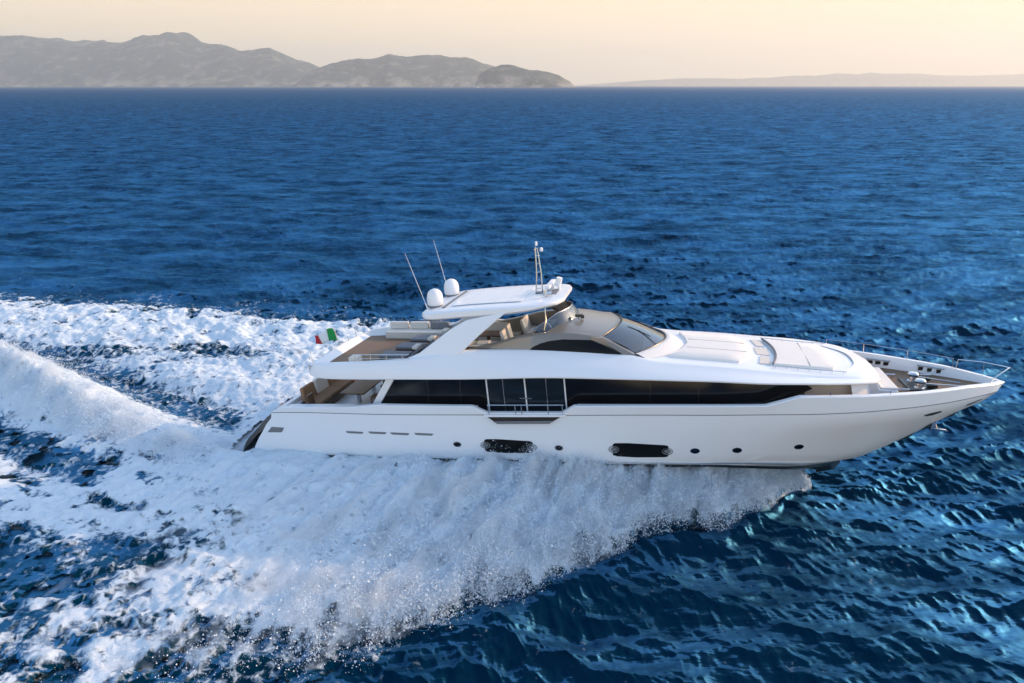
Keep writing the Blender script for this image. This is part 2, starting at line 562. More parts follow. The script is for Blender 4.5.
# churned foam lying on the wake
gu, gv = np.meshgrid(np.arange(-36, 25.8, 0.085), np.arange(-22.5, 16.5, 0.085), indexing='ij')
shp = gu.shape
gu, gv = gu.ravel(), gv.ravel()
gx, gy = to_xy(gu, gv)
c_, fh_, ca_, ti_, q_, qe_, inh_ = wake(gu, gv)
dw = wind_waves(gx, gy, np.hypot(gx, gy))
gz = dw[2] * (1 - 0.55 * ti_) + fh_ * (0.25 + 0.75 * sstep(0.05, 0.6, c_)) + ca_ * 0.0 + 0.02
F_ = grid_faces(*shp)
okv = (c_ > 0.16) & (inh_ < 0.5)
F_ = F_[okv[F_].all(1)]
used = np.zeros(len(gu), bool)
used[F_.ravel()] = True
idx = np.cumsum(used) - 1
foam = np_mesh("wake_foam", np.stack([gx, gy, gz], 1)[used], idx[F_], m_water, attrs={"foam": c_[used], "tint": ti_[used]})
foam["kind"] = "stuff"
foam["label"] = "churned white foam of the wake spread around and behind the motor yacht"
foam["category"] = "foam"

# droplets: thrown off the hull, blown off the crest of the rooster tail
m_spray, n_, l_, b_ = new_mat("spray_water")
b_.inputs["Base Color"].default_value = (0.80, 0.87, 0.93, 1)
b_.inputs["Roughness"].default_value = 0.6
tr_ = n_.new("ShaderNodeBsdfTranslucent")
tr_.inputs["Color"].default_value = (0.80, 0.87, 0.93, 1)
mxs = n_.new("ShaderNodeMixShader")
mxs.inputs[0].default_value = 0.35
l_.new(b_.outputs[0], mxs.inputs[1])
l_.new(tr_.outputs[0], mxs.inputs[2])
l_.new(mxs.outputs[0], n_["Material Output"].inputs["Surface"])
TET = np.array([[1, 1, 1], [1, -1, -1], [-1, 1, -1], [-1, -1, 1]], float) / math.sqrt(3)


def droplets(name, p, rad_, label):
    k = len(p)
    a = rng.uniform(0, 2 * np.pi, k)
    ca, sa = np.cos(a), np.sin(a)
    t = TET[None] * rad_[:, None, None]
    vx = t[..., 0] * ca[:, None] - t[..., 1] * sa[:, None]
    vy = t[..., 0] * sa[:, None] + t[..., 1] * ca[:, None]
    v = np.stack([vx, vy, t[..., 2]], -1) + p[:, None, :]
    f = (np.arange(k)[:, None, None] * 4 + np.array([[0, 1, 2], [0, 3, 1], [0, 2, 3], [1, 3, 2]])[None]).reshape(-1, 3)
    o = np_mesh(name, v.reshape(-1, 3), f, m_spray, smooth=False)
    o["kind"] = "stuff"
    o["label"] = label
    o["category"] = "spray"
    return o


def surface_z(u, v):
    c, fh, ca, ti, q, qe, inh = wake(u, v)
    x, y = to_xy(u, v)
    return c, fh * (0.25 + 0.75 * sstep(0.05, 0.6, c)), q, qe, inh, x, y


# side spray
def side_spray(sign, count):
    u = rng.uniform(0.5, 25.4, count * 4)
    lead = 25.4 - u
    w = np.interp(lead, SPRAY_L, SPRAY_W) if sign < 0 else np.minimum(0.74 * lead, 15.0)
    inn = np.interp(u, HULL_U, HULL_V)
    qv = rng.uniform(0.06, 1.22, len(u))
    d = inn + qv * np.maximum(w - inn, 0.3)
    v = sign * d
    c, z, q, qe, inh, x, y = surface_z(u, v)
    edge = np.exp(-((qe - 0.95) / 0.11) ** 2)
    dens = (0.55 * (1 - sstep(0.85, 1.05, qe)) * sstep(5.0, 13, u) + 0.8 * edge * (0.03 + 0.97 * sstep(7, 14, u))) * (inh < 0.3)
    dens *= 0.22 + 1.5 * sstep(-0.2, 0.45, fbm(u * 1.5 + .3 * d, d * 0.6, 4, 131))
    keep = rng.uniform(0, 1, len(u)) < dens * np.clip(w / 7.0, 0.30, 1) 
    u, v, x, y, z, q, edge = (a[keep][:count] for a in (u, v, x, y, z, q, edge))
    hs = np.interp(u, [0, 4, 10, 20, 24, 25.4], [0.22, 0.24, 0.36, 0.44, 0.38, 0.10])
    up = np.minimum(rng.exponential(1.0, len(u)) * hs * (0.55 + 0.6 * edge), 0.85)
    r_ = np.exp(rng.normal(math.log(0.0095), 0.70, len(u)))
    r_ = np.clip(r_, 0.004, 0.06) * np.where(up > 0.35, 0.75, 1)
    return np.stack([x, y, z + up], 1), r_


p_, r_ = side_spray(-1, 400000)
droplets("bow_spray", p_, r_, "curtain of white spray thrown off the near side of the hull")
p_, r_ = side_spray(1, 60000)
droplets("bow_spray", p_, r_, "white spray thrown out on the far side of the hull behind the deck")

# rooster tail mist
n_pl = 90000
lb = rng.uniform(0.0, 24.0, n_pl)
vc_ = np.interp(lb, [0, 1.5, 5, 8, 13, 17, 24], [-3.6, -3.3, -2.3, -1.5, 0.3, 1.3, 2.4])
v_ = vc_ + rng.normal(0, 0.75, n_pl) - 0.25
u_ = -lb
c, z, q, qe, inh, x, y = surface_z(u_, v_)
gust = sstep(-0.25, 0.45, fbm(u_ * 0.9, v_ * 0.9, 3, 141))
up = rng.exponential(0.22, n_pl) * (0.5 + 0.9 * gust)
kp = rng.uniform(0, 1, n_pl) < 0.35 + 0.65 * gust
r_ = np.clip(np.exp(rng.normal(math.log(0.017), 0.4, n_pl)), 0.006, 0.045)
droplets("stern_spray", np.stack([x, y, z + up], 1)[kp], r_[kp], "ridge of spray rising behind the stern in the wake")


# fine mist hanging over the thrown water: thin clouds whose thickness wanders
m_mist, n_, l_, b_ = new_mat("water_mist")
n_.remove(b_)
vs_ = n_.new("ShaderNodeVolumeScatter")
vs_.inputs["Color"].default_value = (0.94, 0.975, 1.0, 1)
vs_.inputs["Density"].default_value = 2.0
vs_.inputs["Anisotropy"].default_value = 0.35
l_.new(vs_.outputs[0], n_["Material Output"].inputs["Volume"])


def mist(name, us, vs, thick, label):
    u, v = np.meshgrid(us, vs, indexing='ij')
    shp_ = u.shape
    u, v = u.ravel(), v.ravel()
    c, z, q, qe, inh, x, y = surface_z(u, v)
    t = thick(u, v, q, qe, inh, z)
    t = t.reshape(shp_)
    t[0], t[-1], t[:, 0], t[:, -1] = 0, 0, 0, 0
    t = np.where(t < 0.03, 0, t).ravel()
    f = grid_faces(*shp_)
    f = f[(t[f] > 0).any(1)]
    base_ = np.where(t > 0, -0.25, 0.0)
    k = len(u)
    top = np.stack([x, y, z + t], 1)
    bot = np.stack([x, y, z + base_], 1)
    fa = np.concatenate([f[:, ::-1], f + k])
    used_ = np.zeros(2 * k, bool)
    used_[fa.ravel()] = True
    ix = np.cumsum(used_) - 1
    V = np.concatenate([top, bot])[used_]
    o = np_mesh(name, V, ix[fa], m_mist)
    bm = bmesh.new()
    bm.from_mesh(o.data)
    bmesh.ops.remove_doubles(bm, verts=bm.verts, dist=1e-4)
    bm.to_mesh(o.data)
    bm.free()
    o["kind"] = "stuff"
    o["label"] = label
    o["category"] = "mist"


def side_thick(u, v, q, qe, inh, z):
    hs = np.interp(u, [-3, 0, 4, 9, 14, 20, 23.5, 25.2], [0.0, 0.05, 0.13, 0.52, 0.82, 0.8, 0.5, 0.0])
    d = np.abs(v)
    n1 = fbm(u * 0.9 + 0.35 * d, d * 0.30, 4, 151)
    n2 = fbm(u * 2.4 + 0.5 * d, d * 0.8, 3, 155)
    prof = np.interp(q, [-0.02, 0.04, 0.25, 0.7, 0.95, 1.12, 1.2], [0.0, 0.55, 1.0, 0.75, 0.55, 0.12, 0.0]) * (1 - sstep(0.78, 0.98, qe - 0.16 * sstep(8, 12, u)))
    return hs * prof * np.clip(0.50 + 1.1 * n1 + 0.45 * n2, 0, 1.6)


mist("spray_mist", np.arange(-3, 25.4, 0.11), np.arange(-19, -0.2, 0.11), side_thick, "soft mist hanging over the spray along the near side of the hull")


def tail_thick(u, v, q, qe, inh, z):
    lb_ = np.clip(-u, 0, None)
    vc_ = np.interp(lb_, [0, 1.5, 5, 8, 13, 17, 24], [-3.6, -3.3, -2.3, -1.5, 0.3, 1.3, 2.4])
    e = (v - vc_ + 0.1) / (0.9 + 0.04 * lb_)
    return 0.75 * np.exp(-e * e) * sstep(0, 2, lb_) * np.clip(0.35 + 1.2 * fbm(u * 0.8, v * 0.8, 4, 161), 0, 1.5)


mist("spray_mist", np.arange(-24, 1, 0.13), np.arange(-7, 6, 0.13), tail_thick, "soft mist blown off the crest of the wake behind the stern")

# ------------------------------------------------------------------ materials of the yacht
M_WHITE = paint("white_gelcoat", (0.82, 0.83, 0.84), 0.34, coat=0.25, var=0.02, scale=0.8)
M_DECKW = paint("white_nonskid", (0.74, 0.72, 0.69), 0.55, var=0.03, bump=0.15, bscale=160)
M_BOTTOM = paint("dark_bottom_paint", (0.012, 0.016, 0.022), 0.35, var=0.2)
M_TAUPE = paint("taupe_metallic_paint", (0.25, 0.222, 0.19), 0.34, metal=0.25, coat=0.4, var=0.04)
M_BLACK = paint("black_trim", (0.012, 0.012, 0.013), 0.35, var=0.2)
M_GREY = paint("grey_groove", (0.16, 0.17, 0.18), 0.5, var=0.1)
M_CHROME = paint("stainless_steel", (0.62, 0.62, 0.62), 0.18, metal=1.0, var=0.05)
M_CUSH = paint("cream_cushion", (0.70, 0.645, 0.57), 0.85, var=0.05, bump=0.2, bscale=40)
M_PAD = paint("pale_sunpad_fabric", (0.80, 0.765, 0.715), 0.9, var=0.03, bump=0.15, bscale=30)
M_GREYF = paint("grey_outdoor_fabric", (0.20, 0.20, 0.215), 0.9, var=0.08, bump=0.2, bscale=50)
M_BROWN = paint("brown_wood", (0.10, 0.05, 0.026), 0.4, var=0.25, scale=6)
M_TAN = paint("woven_tan", (0.30, 0.17, 0.09), 0.8, var=0.2, scale=18)
M_DARKD = paint("matt_black_door", (0.006, 0.007, 0.009), 0.5, var=0.2, spec=0.2)
M_TANP = paint("warm_beige_panel", (0.42, 0.35, 0.28), 0.5, var=0.05)
M_RADOME = paint("white_radome", (0.82, 0.82, 0.82), 0.3, coat=0.3, var=0.01)


def teak_mat():
    m, n, l, b = new_mat("teak_planks")
    tc = n.new("ShaderNodeTexCoord")
    sp = n.new("ShaderNodeSeparateXYZ")
    l.new(tc.outputs["Object"], sp.inputs[0])
    md = n.new("ShaderNodeMath")
    md.operation = 'MULTIPLY'
    md.inputs[1].default_value = 1 / 0.075
    l.new(sp.outputs["Y"], md.inputs[0])
    fr = n.new("ShaderNodeMath")
    fr.operation = 'FRACT'
    l.new(md.outputs[0], fr.inputs[0])
    gt = n.new("ShaderNodeMath")
    gt.operation = 'GREATER_THAN'
    gt.inputs[1].default_value = 0.1
    l.new(fr.outputs[0], gt.inputs[0])
    nz = n.new("ShaderNodeTexNoise")
    mp = n.new("ShaderNodeMapping")
    mp.inputs["Scale"].default_value = (1.5, 12, 1)
    l.new(tc.outputs["Object"], mp.inputs[0])
    l.new(mp.outputs[0], nz.inputs["Vector"])
    nz.inputs["Scale"].default_value = 1.2
    c1 = n.new("ShaderNodeMix")
    c1.data_type = 'RGBA'
    c1.inputs["A"].default_value = (0.145, 0.082, 0.042, 1)
    c1.inputs["B"].default_value = (0.27, 0.165, 0.095, 1)
    l.new(nz.outputs["Fac"], c1.inputs["Factor"])
    c2 = n.new("ShaderNodeMix")
    c2.data_type = 'RGBA'
    c2.inputs["A"].default_value = (0.03, 0.025, 0.02, 1)
    l.new(gt.outputs[0], c2.inputs["Factor"])
    l.new(c1.outputs["Result"], c2.inputs["B"])
    l.new(c2.outputs["Result"], b.inputs["Base Color"])
    b.inputs["Roughness"].default_value = 0.6
    return m


M_TEAK = teak_mat()


def glass_mat(name, col, rough=0.04, spec=0.7):
    m, n, l, b = new_mat(name)
    b.inputs["Base Color"].default_value = col + (1,)
    b.inputs["Roughness"].default_value = rough
    b.inputs["Specular IOR Level"].default_value = spec
    return m


M_GLASS = glass_mat("black_tinted_glass", (0.004, 0.005, 0.007), 0.09, 0.5)
M_HULLG = glass_mat("hull_window_glass", (0.004, 0.005, 0.007), 0.35, 0.15)
M_DOORG = glass_mat("dark_door_glass", (0.010, 0.016, 0.022), 0.05, 0.55)


def clear_glass(name, tint, alpha):
    m, n, l, b = new_mat(name)
    gl = n.new("ShaderNodeBsdfGlossy")
    gl.inputs["Roughness"].default_value = 0.03
    tr = n.new("ShaderNodeBsdfTransparent")
    tr.inputs["Color"].default_value = tint + (1,)
    fr = n.new("ShaderNodeFresnel")
    fr.inputs["IOR"].default_value = 1.5
    ad = n.new("ShaderNodeMath")
    ad.inputs[1].default_value = alpha
    ad.use_clamp = True
    l.new(fr.outputs[0], ad.inputs[0])
    mx = n.new("ShaderNodeMixShader")
    l.new(ad.outputs[0], mx.inputs[0])
    l.new(tr.outputs[0], mx.inputs[1])
    l.new(gl.outputs[0], mx.inputs[2])
    l.new(mx.outputs[0], n["Material Output"].inputs["Surface"])
    return m


M_CLEAR = clear_glass("blue_tinted_screen", (0.55, 0.68, 0.80), 0.10)
M_WSHIELD = clear_glass("windscreen_glass", (0.22, 0.30, 0.36), 0.17)


# ------------------------------------------------------------------ mesh builder
class MB:
    """collects shapes and links them as ONE mesh object"""

    def __init__(self):
        self.v, self.f = [], []

    def add(self, pts, faces):
        k = len(self.v)
        self.v += [tuple(p) for p in pts]
        self.f += [tuple(i + k for i in f) for f in faces]
        return self

    def box(self, x0, x1, y0, y1, z0, z1):
        p = [(x, y, z) for x in (x0, x1) for y in (y0, y1) for z in (z0, z1)]
        return self.add(p, [(0, 1, 3, 2), (4, 6, 7, 5), (0, 4, 5, 1), (2, 3, 7, 6), (0, 2, 6, 4), (1, 5, 7, 3)])

    def hexa(self, a, b):
        """a, b: two quads (4 points each) facing each other"""
        return self.add(list(a) + list(b), [(0, 1, 2, 3), (7, 6, 5, 4)] + [(i, i + 4, (i + 1) % 4 + 4, (i + 1) % 4) for i in range(4)])

    def prism_xz(self, outline, y0, y1):
        n = len(outline)
        ya = y0 if callable(y0) else (lambda x, z: y0)
        yb = y1 if callable(y1) else (lambda x, z: y1)
        p = [(x, ya(x, z), z) for x, z in outline] + [(x, yb(x, z), z) for x, z in outline]
        return self.add(p, [tuple(range(n)), tuple(range(2 * n - 1, n - 1, -1))] + [(i, i + n, (i + 1) % n + n, (i + 1) % n) for i in range(n)])

    def prism_xy(self, outline, z0, z1):
        n = len(outline)
        za = z0 if callable(z0) else (lambda x, y: z0)
        zb = z1 if callable(z1) else (lambda x, y: z1)
        p = [(x, y, za(x, y)) for x, y in outline] + [(x, y, zb(x, y)) for x, y in outline]
        return self.add(p, [tuple(range(n - 1, -1, -1)), tuple(range(n, 2 * n))] + [(i, (i + 1) % n, (i + 1) % n + n, i + n) for i in range(n)])

    def rows(self, rws, close=False, caps=False):
        n = len(rws[0])
        p = [q for r in rws for q in r]
        f = []
        for i in range(len(rws) - 1):
            for j in range(n if close else n - 1):
                a, b = i * n + j, i * n + (j + 1) % n
                f.append((a, b, b + n, a + n))
        if caps:
            f.append(tuple(range(n - 1, -1, -1)))
            f.append(tuple((len(rws) - 1) * n + j for j in range(n)))
        return self.add(p, f)

    def tube(self, pts, r, seg=8, r2=None):
        pts = [Vector(p) for p in pts]
        rws = []
        for i, p in enumerate(pts):
            d = (pts[min(i + 1, len(pts) - 1)] - pts[max(i - 1, 0)]).normalized()
            a = d.cross(Vector((0, 0, 1)) if abs(d.z) < 0.9 else Vector((1, 0, 0))).normalized()
            b = d.cross(a)
            q = r if r2 is None else r + (r2 - r) * i / max(1, len(pts) - 1)
            rws.append([p + (a * math.cos(t) + b * math.sin(t)) * q for t in [2 * math.pi * k / seg for k in range(seg)]])
        return self.rows(rws, close=True, caps=True)

    def lathe(self, prof, c, seg=20):
        return self.rows([[(c[0] + r * math.cos(2 * math.pi * k / seg), c[1] + r * math.sin(2 * math.pi * k / seg), c[2] + z) for k in range(seg)] for r, z in prof], close=True, caps=True)

    def build(self, name, mat, parent=None, smooth=False, bevel=0.0, seg=2, angle=35):
        me = bpy.data.meshes.new(name)
        me.from_pydata(self.v, [], self.f)
        bm = bmesh.new()
        bm.from_mesh(me)
        bmesh.ops.remove_doubles(bm, verts=bm.verts, dist=1e-5)
        bmesh.ops.recalc_face_normals(bm, faces=bm.faces)
        bm.to_mesh(me)
        bm.free()
        me.materials.append(mat)
        o = bpy.data.objects.new(name, me)
        COL.objects.link(o)
        if parent:
            o.parent = parent
        if bevel:
            md = o.modifiers.new("bevel", 'BEVEL')
            md.width, md.segments, md.limit_method, md.angle_limit = bevel, seg, 'ANGLE', R(30)
        if smooth or bevel:
            me.shade_smooth()
            if not bevel:
                me.set_sharp_from_angle(angle=R(angle))
            else:
                md.harden_normals = True
                me.set_sharp_from_angle(angle=R(50))
        return o


def tag(o, label, cat, group=None, kind=None):
    o["label"], o["category"] = label, cat
    if group:
        o["group"] = group
    if kind:
        o["kind"] = kind
    return o


def C(tab):
    xs, ys = [t[0] for t in tab], [t[1] for t in tab]
    # gentle monotone cubic through the table
    xs, ys = np.array(xs, float), np.array(ys, float)
    h, dl = np.diff(xs), np.diff(ys) / np.diff(xs)
    m = np.zeros_like(xs)
    m[0], m[-1] = dl[0], dl[-1]
    for i in range(1, len(xs) - 1):
        m[i] = 0 if dl[i - 1] * dl[i] <= 0 else 2 * dl[i - 1] * dl[i] / (dl[i - 1] + dl[i])

    def f(x):
        x = min(max(x, xs[0]), xs[-1])
        i = min(int(np.searchsorted(xs, x, side='right')) - 1, len(xs) - 2)
        i = max(i, 0)
        t = (x - xs[i]) / h[i]
        return float((1 + 2 * t) * (1 - t) ** 2 * ys[i] + t * (1 - t) ** 2 * h[i] * m[i] + t * t * (3 - 2 * t) * ys[i + 1] + t * t * (t - 1) * h[i] * m[i + 1])
    return f


# ------------------------------------------------------------------ the motor yacht: x ahead from the transom, y to port, z above the keel line
yacht = bpy.data.objects.new("motor_yacht", None)
COL.objects.link(yacht)
yacht.location = ORG
yacht.rotation_euler = (R(HEEL), R(TRIM), R(YAW))
tag(yacht, "long white motor yacht running fast to the right with black side windows and taupe wheelhouse", "motor yacht")

beam = C([(0, 3.2), (4, 3.45), (10, 3.6), (16, 3.64), (21, 3.64), (24, 3.55), (26, 3.25), (28, 2.6), (29.5, 1.87), (31, .93), (31.6, .47), (32.02, .02)])
capz_t = [(3.4, 3.27), (6.6, 3.41), (7.8, 3.57), (11.5, 3.66), (12.0, 3.68), (12.62, 3.42), (15.6, 3.53), (16.1, 3.83), (18.9, 3.93), (20.7, 3.99), (23.05, 4.06), (24.22, 4.42), (25.7, 4.39), (27.2, 4.34), (28.9, 4.26), (30.4, 4.2), (31.75, 4.04), (32.05, 3.98)]


def capz(x):
    return float(np.interp(x, [t[0] for t in capz_t], [t[1] for t in capz_t]))


knz = C([(2.4, 2.95), (4.1, 3.06), (8.2, 3.16), (12.2, 3.31), (15.7, 3.43), (18.9, 3.56), (20.7, 3.62), (23.9, 3.73), (26, 3.76), (27.3, 3.77), (30, 3.75), (31.9, 3.75)])
boz = C([(0, 0.75), (5.5, 1.05), (8.5, 1.16), (10.6, 1.24), (14.2, 1.35), (17, 1.37), (20.7, 1.36), (22.5, 1.2), (24.2, .95), (25.5, .75), (26.5, .5)])
boy = C([(0, 2.95), (6, 3.2), (10, 3.33), (16, 3.33), (20, 3.05), (22, 2.65), (24, 1.95), (25.5, 1.05), (26.5, .03)])
stemx = C([(-1.4, 19.0), (-.8, 21.5), (0, 25.0), (.49, 26.49), (1.08, 27.87), (1.74, 28.98), (2.72, 30.37), (3.55, 31.65), (3.98, 32.02)])
sternx = C([(-1.0, 0.5), (0.6, 1.1), (1.22, 1.53), (1.57, 1.74), (1.97, 2.06), (2.61, 2.55), (3.06, 3.2), (3.3, 3.6)])

# each level line: (t along 0..1) -> point on the starboard side
TS = np.unique(np.concatenate([np.linspace(0, 1, 61), (np.array([12.0, 12.62, 15.6, 16.1, 23.05, 24.22]) - 3.45) / (32.02 - 3.45), np.linspace(.9, 1, 20)]))


def fl(t):
    """how much a level follows the boot (0) or the knuckle (1): rounder aft, hollow forward"""
    return C([(0, 0.0), (0.5, 0.0), (1.0, 1.0)])(t)


def level_knuckle(t):
    x = 2.75 + t * (31.82 - 2.75)
    return (x, beam(x) * 0.985 - 0.015 if x < 31.7 else .05, knz(x))


def level_cap(t):
    x = 3.45 + t * (32.02 - 3.45)
    return (x, beam(x), capz(x))


def level_boot(t):
    x = 1.2 + t * (26.5 - 1.2)
    return (x, boy(x), boz(x))


def level_mid(k):
    def f(t):
        a, b = level_boot(t), level_knuckle(t)
        z = a[2] + (b[2] - a[2]) * k
        xa, xb = sternx(z), stemx(z)
        x = xa + t * (xb - xa)
        xi_k = 2.75 + t * (31.82 - 2.75)
        g = k ** (0.55 + 0.95 * fl(t))
        y = a[1] + (b[1] - a[1]) * g
        if t > .995:
            y = .03
        return (x, y, z)
    return f


_TABLE = []


def zhull(x, z):
    """half breadth of the topside at a given place, from the level lines"""
    if not _TABLE:
        for k in (0.0, 0.12, 0.26, 0.42, 0.58, 0.74, 0.88, 1.0):
            fn = level_boot if k == 0 else (level_knuckle if k == 1 else level_mid(k))
            _TABLE.append(np.array([fn(t) for t in np.linspace(0, 1, 150)]))
    zs = [float(np.interp(x, P[:, 0], P[:, 2])) for P in _TABLE]
    ys = [float(np.interp(x, P[:, 0], P[:, 1])) for P in _TABLE]
    return float(np.interp(z, zs, ys))


levels = [level_boot] + [level_mid(k) for k in (0.12, 0.26, 0.42, 0.58, 0.74, 0.88)] + [level_knuckle]
mb = MB()
side = [[fn(t) for t in TS] for fn in levels]
# groove, then bulwark face up to the cap, the cap and the inner face
groove = [(p[0], p[1] - 0.022, p[2] + 0.004) for p in side[-1]]
groove2 = [(p[0], p[1] - 0.022, p[2] + 0.030) for p in side[-1]]
knu2 = [(p[0], max(p[1] + 0.004, .01), p[2] + 0.036) for p in side[-1]]
cap = [level_cap(t) for t in TS]
mid_b = [tuple((a + b) / 2 for a, b in zip(p, q)) for p, q in zip(knu2, cap)]
capr = [(p[0] - 0.01, max(p[1] - 0.03, .01), p[2] + 0.03) for p in cap]
capi = [(p[0] - 0.05, max(p[1] - 0.20, .0), p[2] + 0.03) for p in cap]
DECKZ = C([(3.4, 2.55), (8, 2.75), (16, 3.0), (24, 3.45), (26.5, 3.74), (30, 3.78), (32, 3.8)])
inn = [(p[0] - 0.10, max(p[1] - 0.24, .0), min(DECKZ(p[0]), p[2] - .02)) for p in cap]
inc = [(p[0] - 0.10, 0.0, min(DECKZ(p[0]), p[2] - .02)) for p in cap]
for s in (-1, 1):
    def S(rw):
        return [(x, s * y, z) for x, y, z in rw]
    mb.rows([S(r) for r in side + [knu2, mid_b, cap, capr, capi, inn, inc]])
# transom closing
tr = [r[0] for r in side + [knu2, mid_b, cap, capr, capi, inn]]
mb.add([(x, -y, z) for x, y, z in tr] + [(x, y, z) for x, y, z in tr], [(i, i + 1, len(tr) + i + 1, len(tr) + i) for i in range(len(tr) - 1)])
hull = mb.build("hull", M_WHITE, yacht, smooth=True, angle=28)

mb = MB()
for s in (-1, 1):
    rows_ = []
    for dy, dz in ((0.001, -0.002), (0.02, -0.05), (0.05, -0.14)):
        rows_.append([(x, s * max(y - dy, 0.0), z + dz) for x, y, z in side[0]])
    rows_.append([(min(x, 26.3), s * max(y * .55, 0), z - 0.75 + 0.3 * max(0, (x - 20) / 6)) for x, y, z in side[0]])
    rows_.append([(min(x, 25.6), 0.0, z - 1.5 + 0.8 * max(0, (x - 20) / 6)) for x, y, z in side[0]])
    mb.rows(rows_)
b0 = [(r[0]) for r in (side[0],)][0]
mb.add([(1.2, -2.94, .78), (1.2, 2.94, .78), (1.2, 1.6, .05), (1.2, 0, -.7), (1.2, -1.6, .05)], [(0, 1, 2, 3, 4)])
mb.build("hull_bottom", M_BOTTOM, yacht, smooth=True)

for s in (-1, 1):                                          # dark grey groove line under the rubbing strake
    mb = MB()
    mb.rows([[(x, s * (y + 0.003), z - 0.004) for x, y, z in side[-1]], [(x, s * (max(y, .01) + 0.008), z + 0.012) for x, y, z in side[-1]], [(x, s * (max(y, .01) + 0.003), z + 0.030) for x, y, z in side[-1]]])
    mb.build("rubbing_strake", M_GREY, yacht, smooth=True)
for s in (-1, 1):                                          # spray rail along the lower topside
    mb = MB()
    rr_ = [(p, q) for p, q in zip(side[0], side[1]) if 4.5 < p[0] < 24]
    mb.rows([[(p[0], s * (p[1] + 0.002), p[2] + 0.02) for p, q in rr_], [(p[0], s * (p[1] + 0.05), p[2] + 0.05) for p, q in rr_], [(q[0], s * (q[1] + 0.004), p[2] + 0.12) for p, q in rr_]])
    mb.build("spray_rail", M_WHITE, yacht, smooth=True)


def hull_patch(outline, off, name, mat, nx=None):
    """a panel that follows the topside, one object per side; outline in (x, z)"""
    out = []
    ol = np.array(outline)
    x0, x1 = ol[:, 0].min() + 1e-4, ol[:, 0].max() - 1e-4
    nx = nx or max(9, int((x1 - x0) / 0.08))
    cols = []
    for x in np.linspace(x0, x1, nx):
        zs_ = []
        for i in range(len(ol)):
            a, b = ol[i], ol[(i + 1) % len(ol)]
            if (a[0] - x) * (b[0] - x) <= 0 and abs(a[0] - b[0]) > 1e-9:
                zs_.append(a[1] + (b[1] - a[1]) * (x - a[0]) / (b[0] - a[0]))
        cols.append((x, min(zs_), max(zs_)))
    for s in (-1, 1):
        m_ = MB()
        rows_ = []
        for x, za, zb in cols:
            zz = np.linspace(za, zb, 6)
            ys_ = [zhull(x, z) for z in zz]
            rows_.append([(x, s * (ys_[0] - .03), za)] + [(x, s * (y + off), z) for y, z in zip(ys_, zz)] + [(x, s * (ys_[-1] - .03), zb)])
        m_.rows(rows_)
        out.append(m_.build(name, mat, yacht, smooth=True, angle=40))
    return out


def side_patch(outline, yfun, s, off, name, mat, n_z=7, parent=None):
    """a panel lying on a side surface y = yfun(x, z) of one side"""
    ol = np.array(outline)
    x0, x1 = ol[:, 0].min() + 1e-4, ol[:, 0].max() - 1e-4
    m_ = MB()
    rows_ = []
    for x in np.unique(np.concatenate([np.linspace(x0, x1, max(9, int((x1 - x0) / .12))), [q for q in ol[:, 0] if x0 < q < x1]])):
        zs_ = []
        for i in range(len(ol)):
            a, b = ol[i], ol[(i + 1) % len(ol)]
            if (a[0] - x) * (b[0] - x) <= 0 and abs(a[0] - b[0]) > 1e-9:
                zs_.append(a[1] + (b[1] - a[1]) * (x - a[0]) / (b[0] - a[0]))
        zz = np.linspace(min(zs_), max(zs_), n_z)
        rows_.append([(x, s * (yfun(x, zz[0]) - .05), zz[0])] + [(x, s * (yfun(x, z) + off), z) for z in zz] + [(x, s * (yfun(x, zz[-1]) - .05), zz[-1])])
    m_.rows(rows_)
    return m_.build(name, mat, parent or yacht, smooth=True, angle=40)


def ell(cx, cz, rx, rz, n=16):
    return [(cx + rx * math.cos(2 * math.pi * k / n), cz + rz * math.sin(2 * math.pi * k / n)) for k in range(n)]


for px, pz in ((11.18, 1.96), (15.39, 2.01), (20.59, 2.1), (22.12, 2.15), (24.34, 2.25)):
    for o in hull_patch(ell(px, pz, .185, .125), 0.012, "porthole", M_CHROME):
        s = -1 if o.data.vertices[0].co.y < 0 else 1
        m_ = MB()
        m_.prism_xz(ell(px, pz, .15, .10), lambda x, z: s * (zhull(x, z) - 0.03), lambda x, z: s * (zhull(x, z) + 0.017))
        m_.build("pane", M_GLASS, o)
for x0, x1, zc in ((12.32, 14.36, 1.97), (17.48, 19.63, 2.04)):
    for o in hull_patch([(x0 + .12, zc - .29), (x0 + .9, zc - .305), (x1 - .12, zc - .255), (x1 - .02, zc - .2), (x1 - .02, zc + .24), (x1 - .12, zc + .285), (x0 + .6, zc + .315), (x0 + .1, zc + .29), (x0 + .02, zc + .22), (x0 + .02, zc - .23)], 0.010, "hull_window", M_HULLG):
        s = -1 if o.data.vertices[0].co.y < 0 else 1
        for ex in (x0 + .06, x1 - .06):
            m_ = MB()
            ring = [(zhull(ex, zc))]
            pts_ = [(ex + .19 * math.cos(a), s * (zhull(ex, zc) + 0.02), zc + .02 + .13 * math.sin(a)) for a in np.linspace(0, 2 * math.pi, 17)]
            m_.tube(pts_, 0.018, 6)
            m_.prism_xz(ell(ex, zc + .02, .13, .085, 12), lambda x, z: s * (zhull(x, z) + .005), lambda x, z: s * (zhull(x, z) + 0.022))
            m_.build("opening_port", M_GREY, o)
for x0, x1, z in ((6.24, 7.06, 2.26), (7.29, 8.12, 2.3), (8.29, 9.15, 2.31), (9.37, 10.21, 2.345)):
    hull_patch([(x0 + .04, z - .05), (x1 - .02, z - .045), (x1, z + .03), (x1 - .04, z + .055), (x0, z + .05), (x0, z - .01)], 0.006, "air_intake", M_GREY)
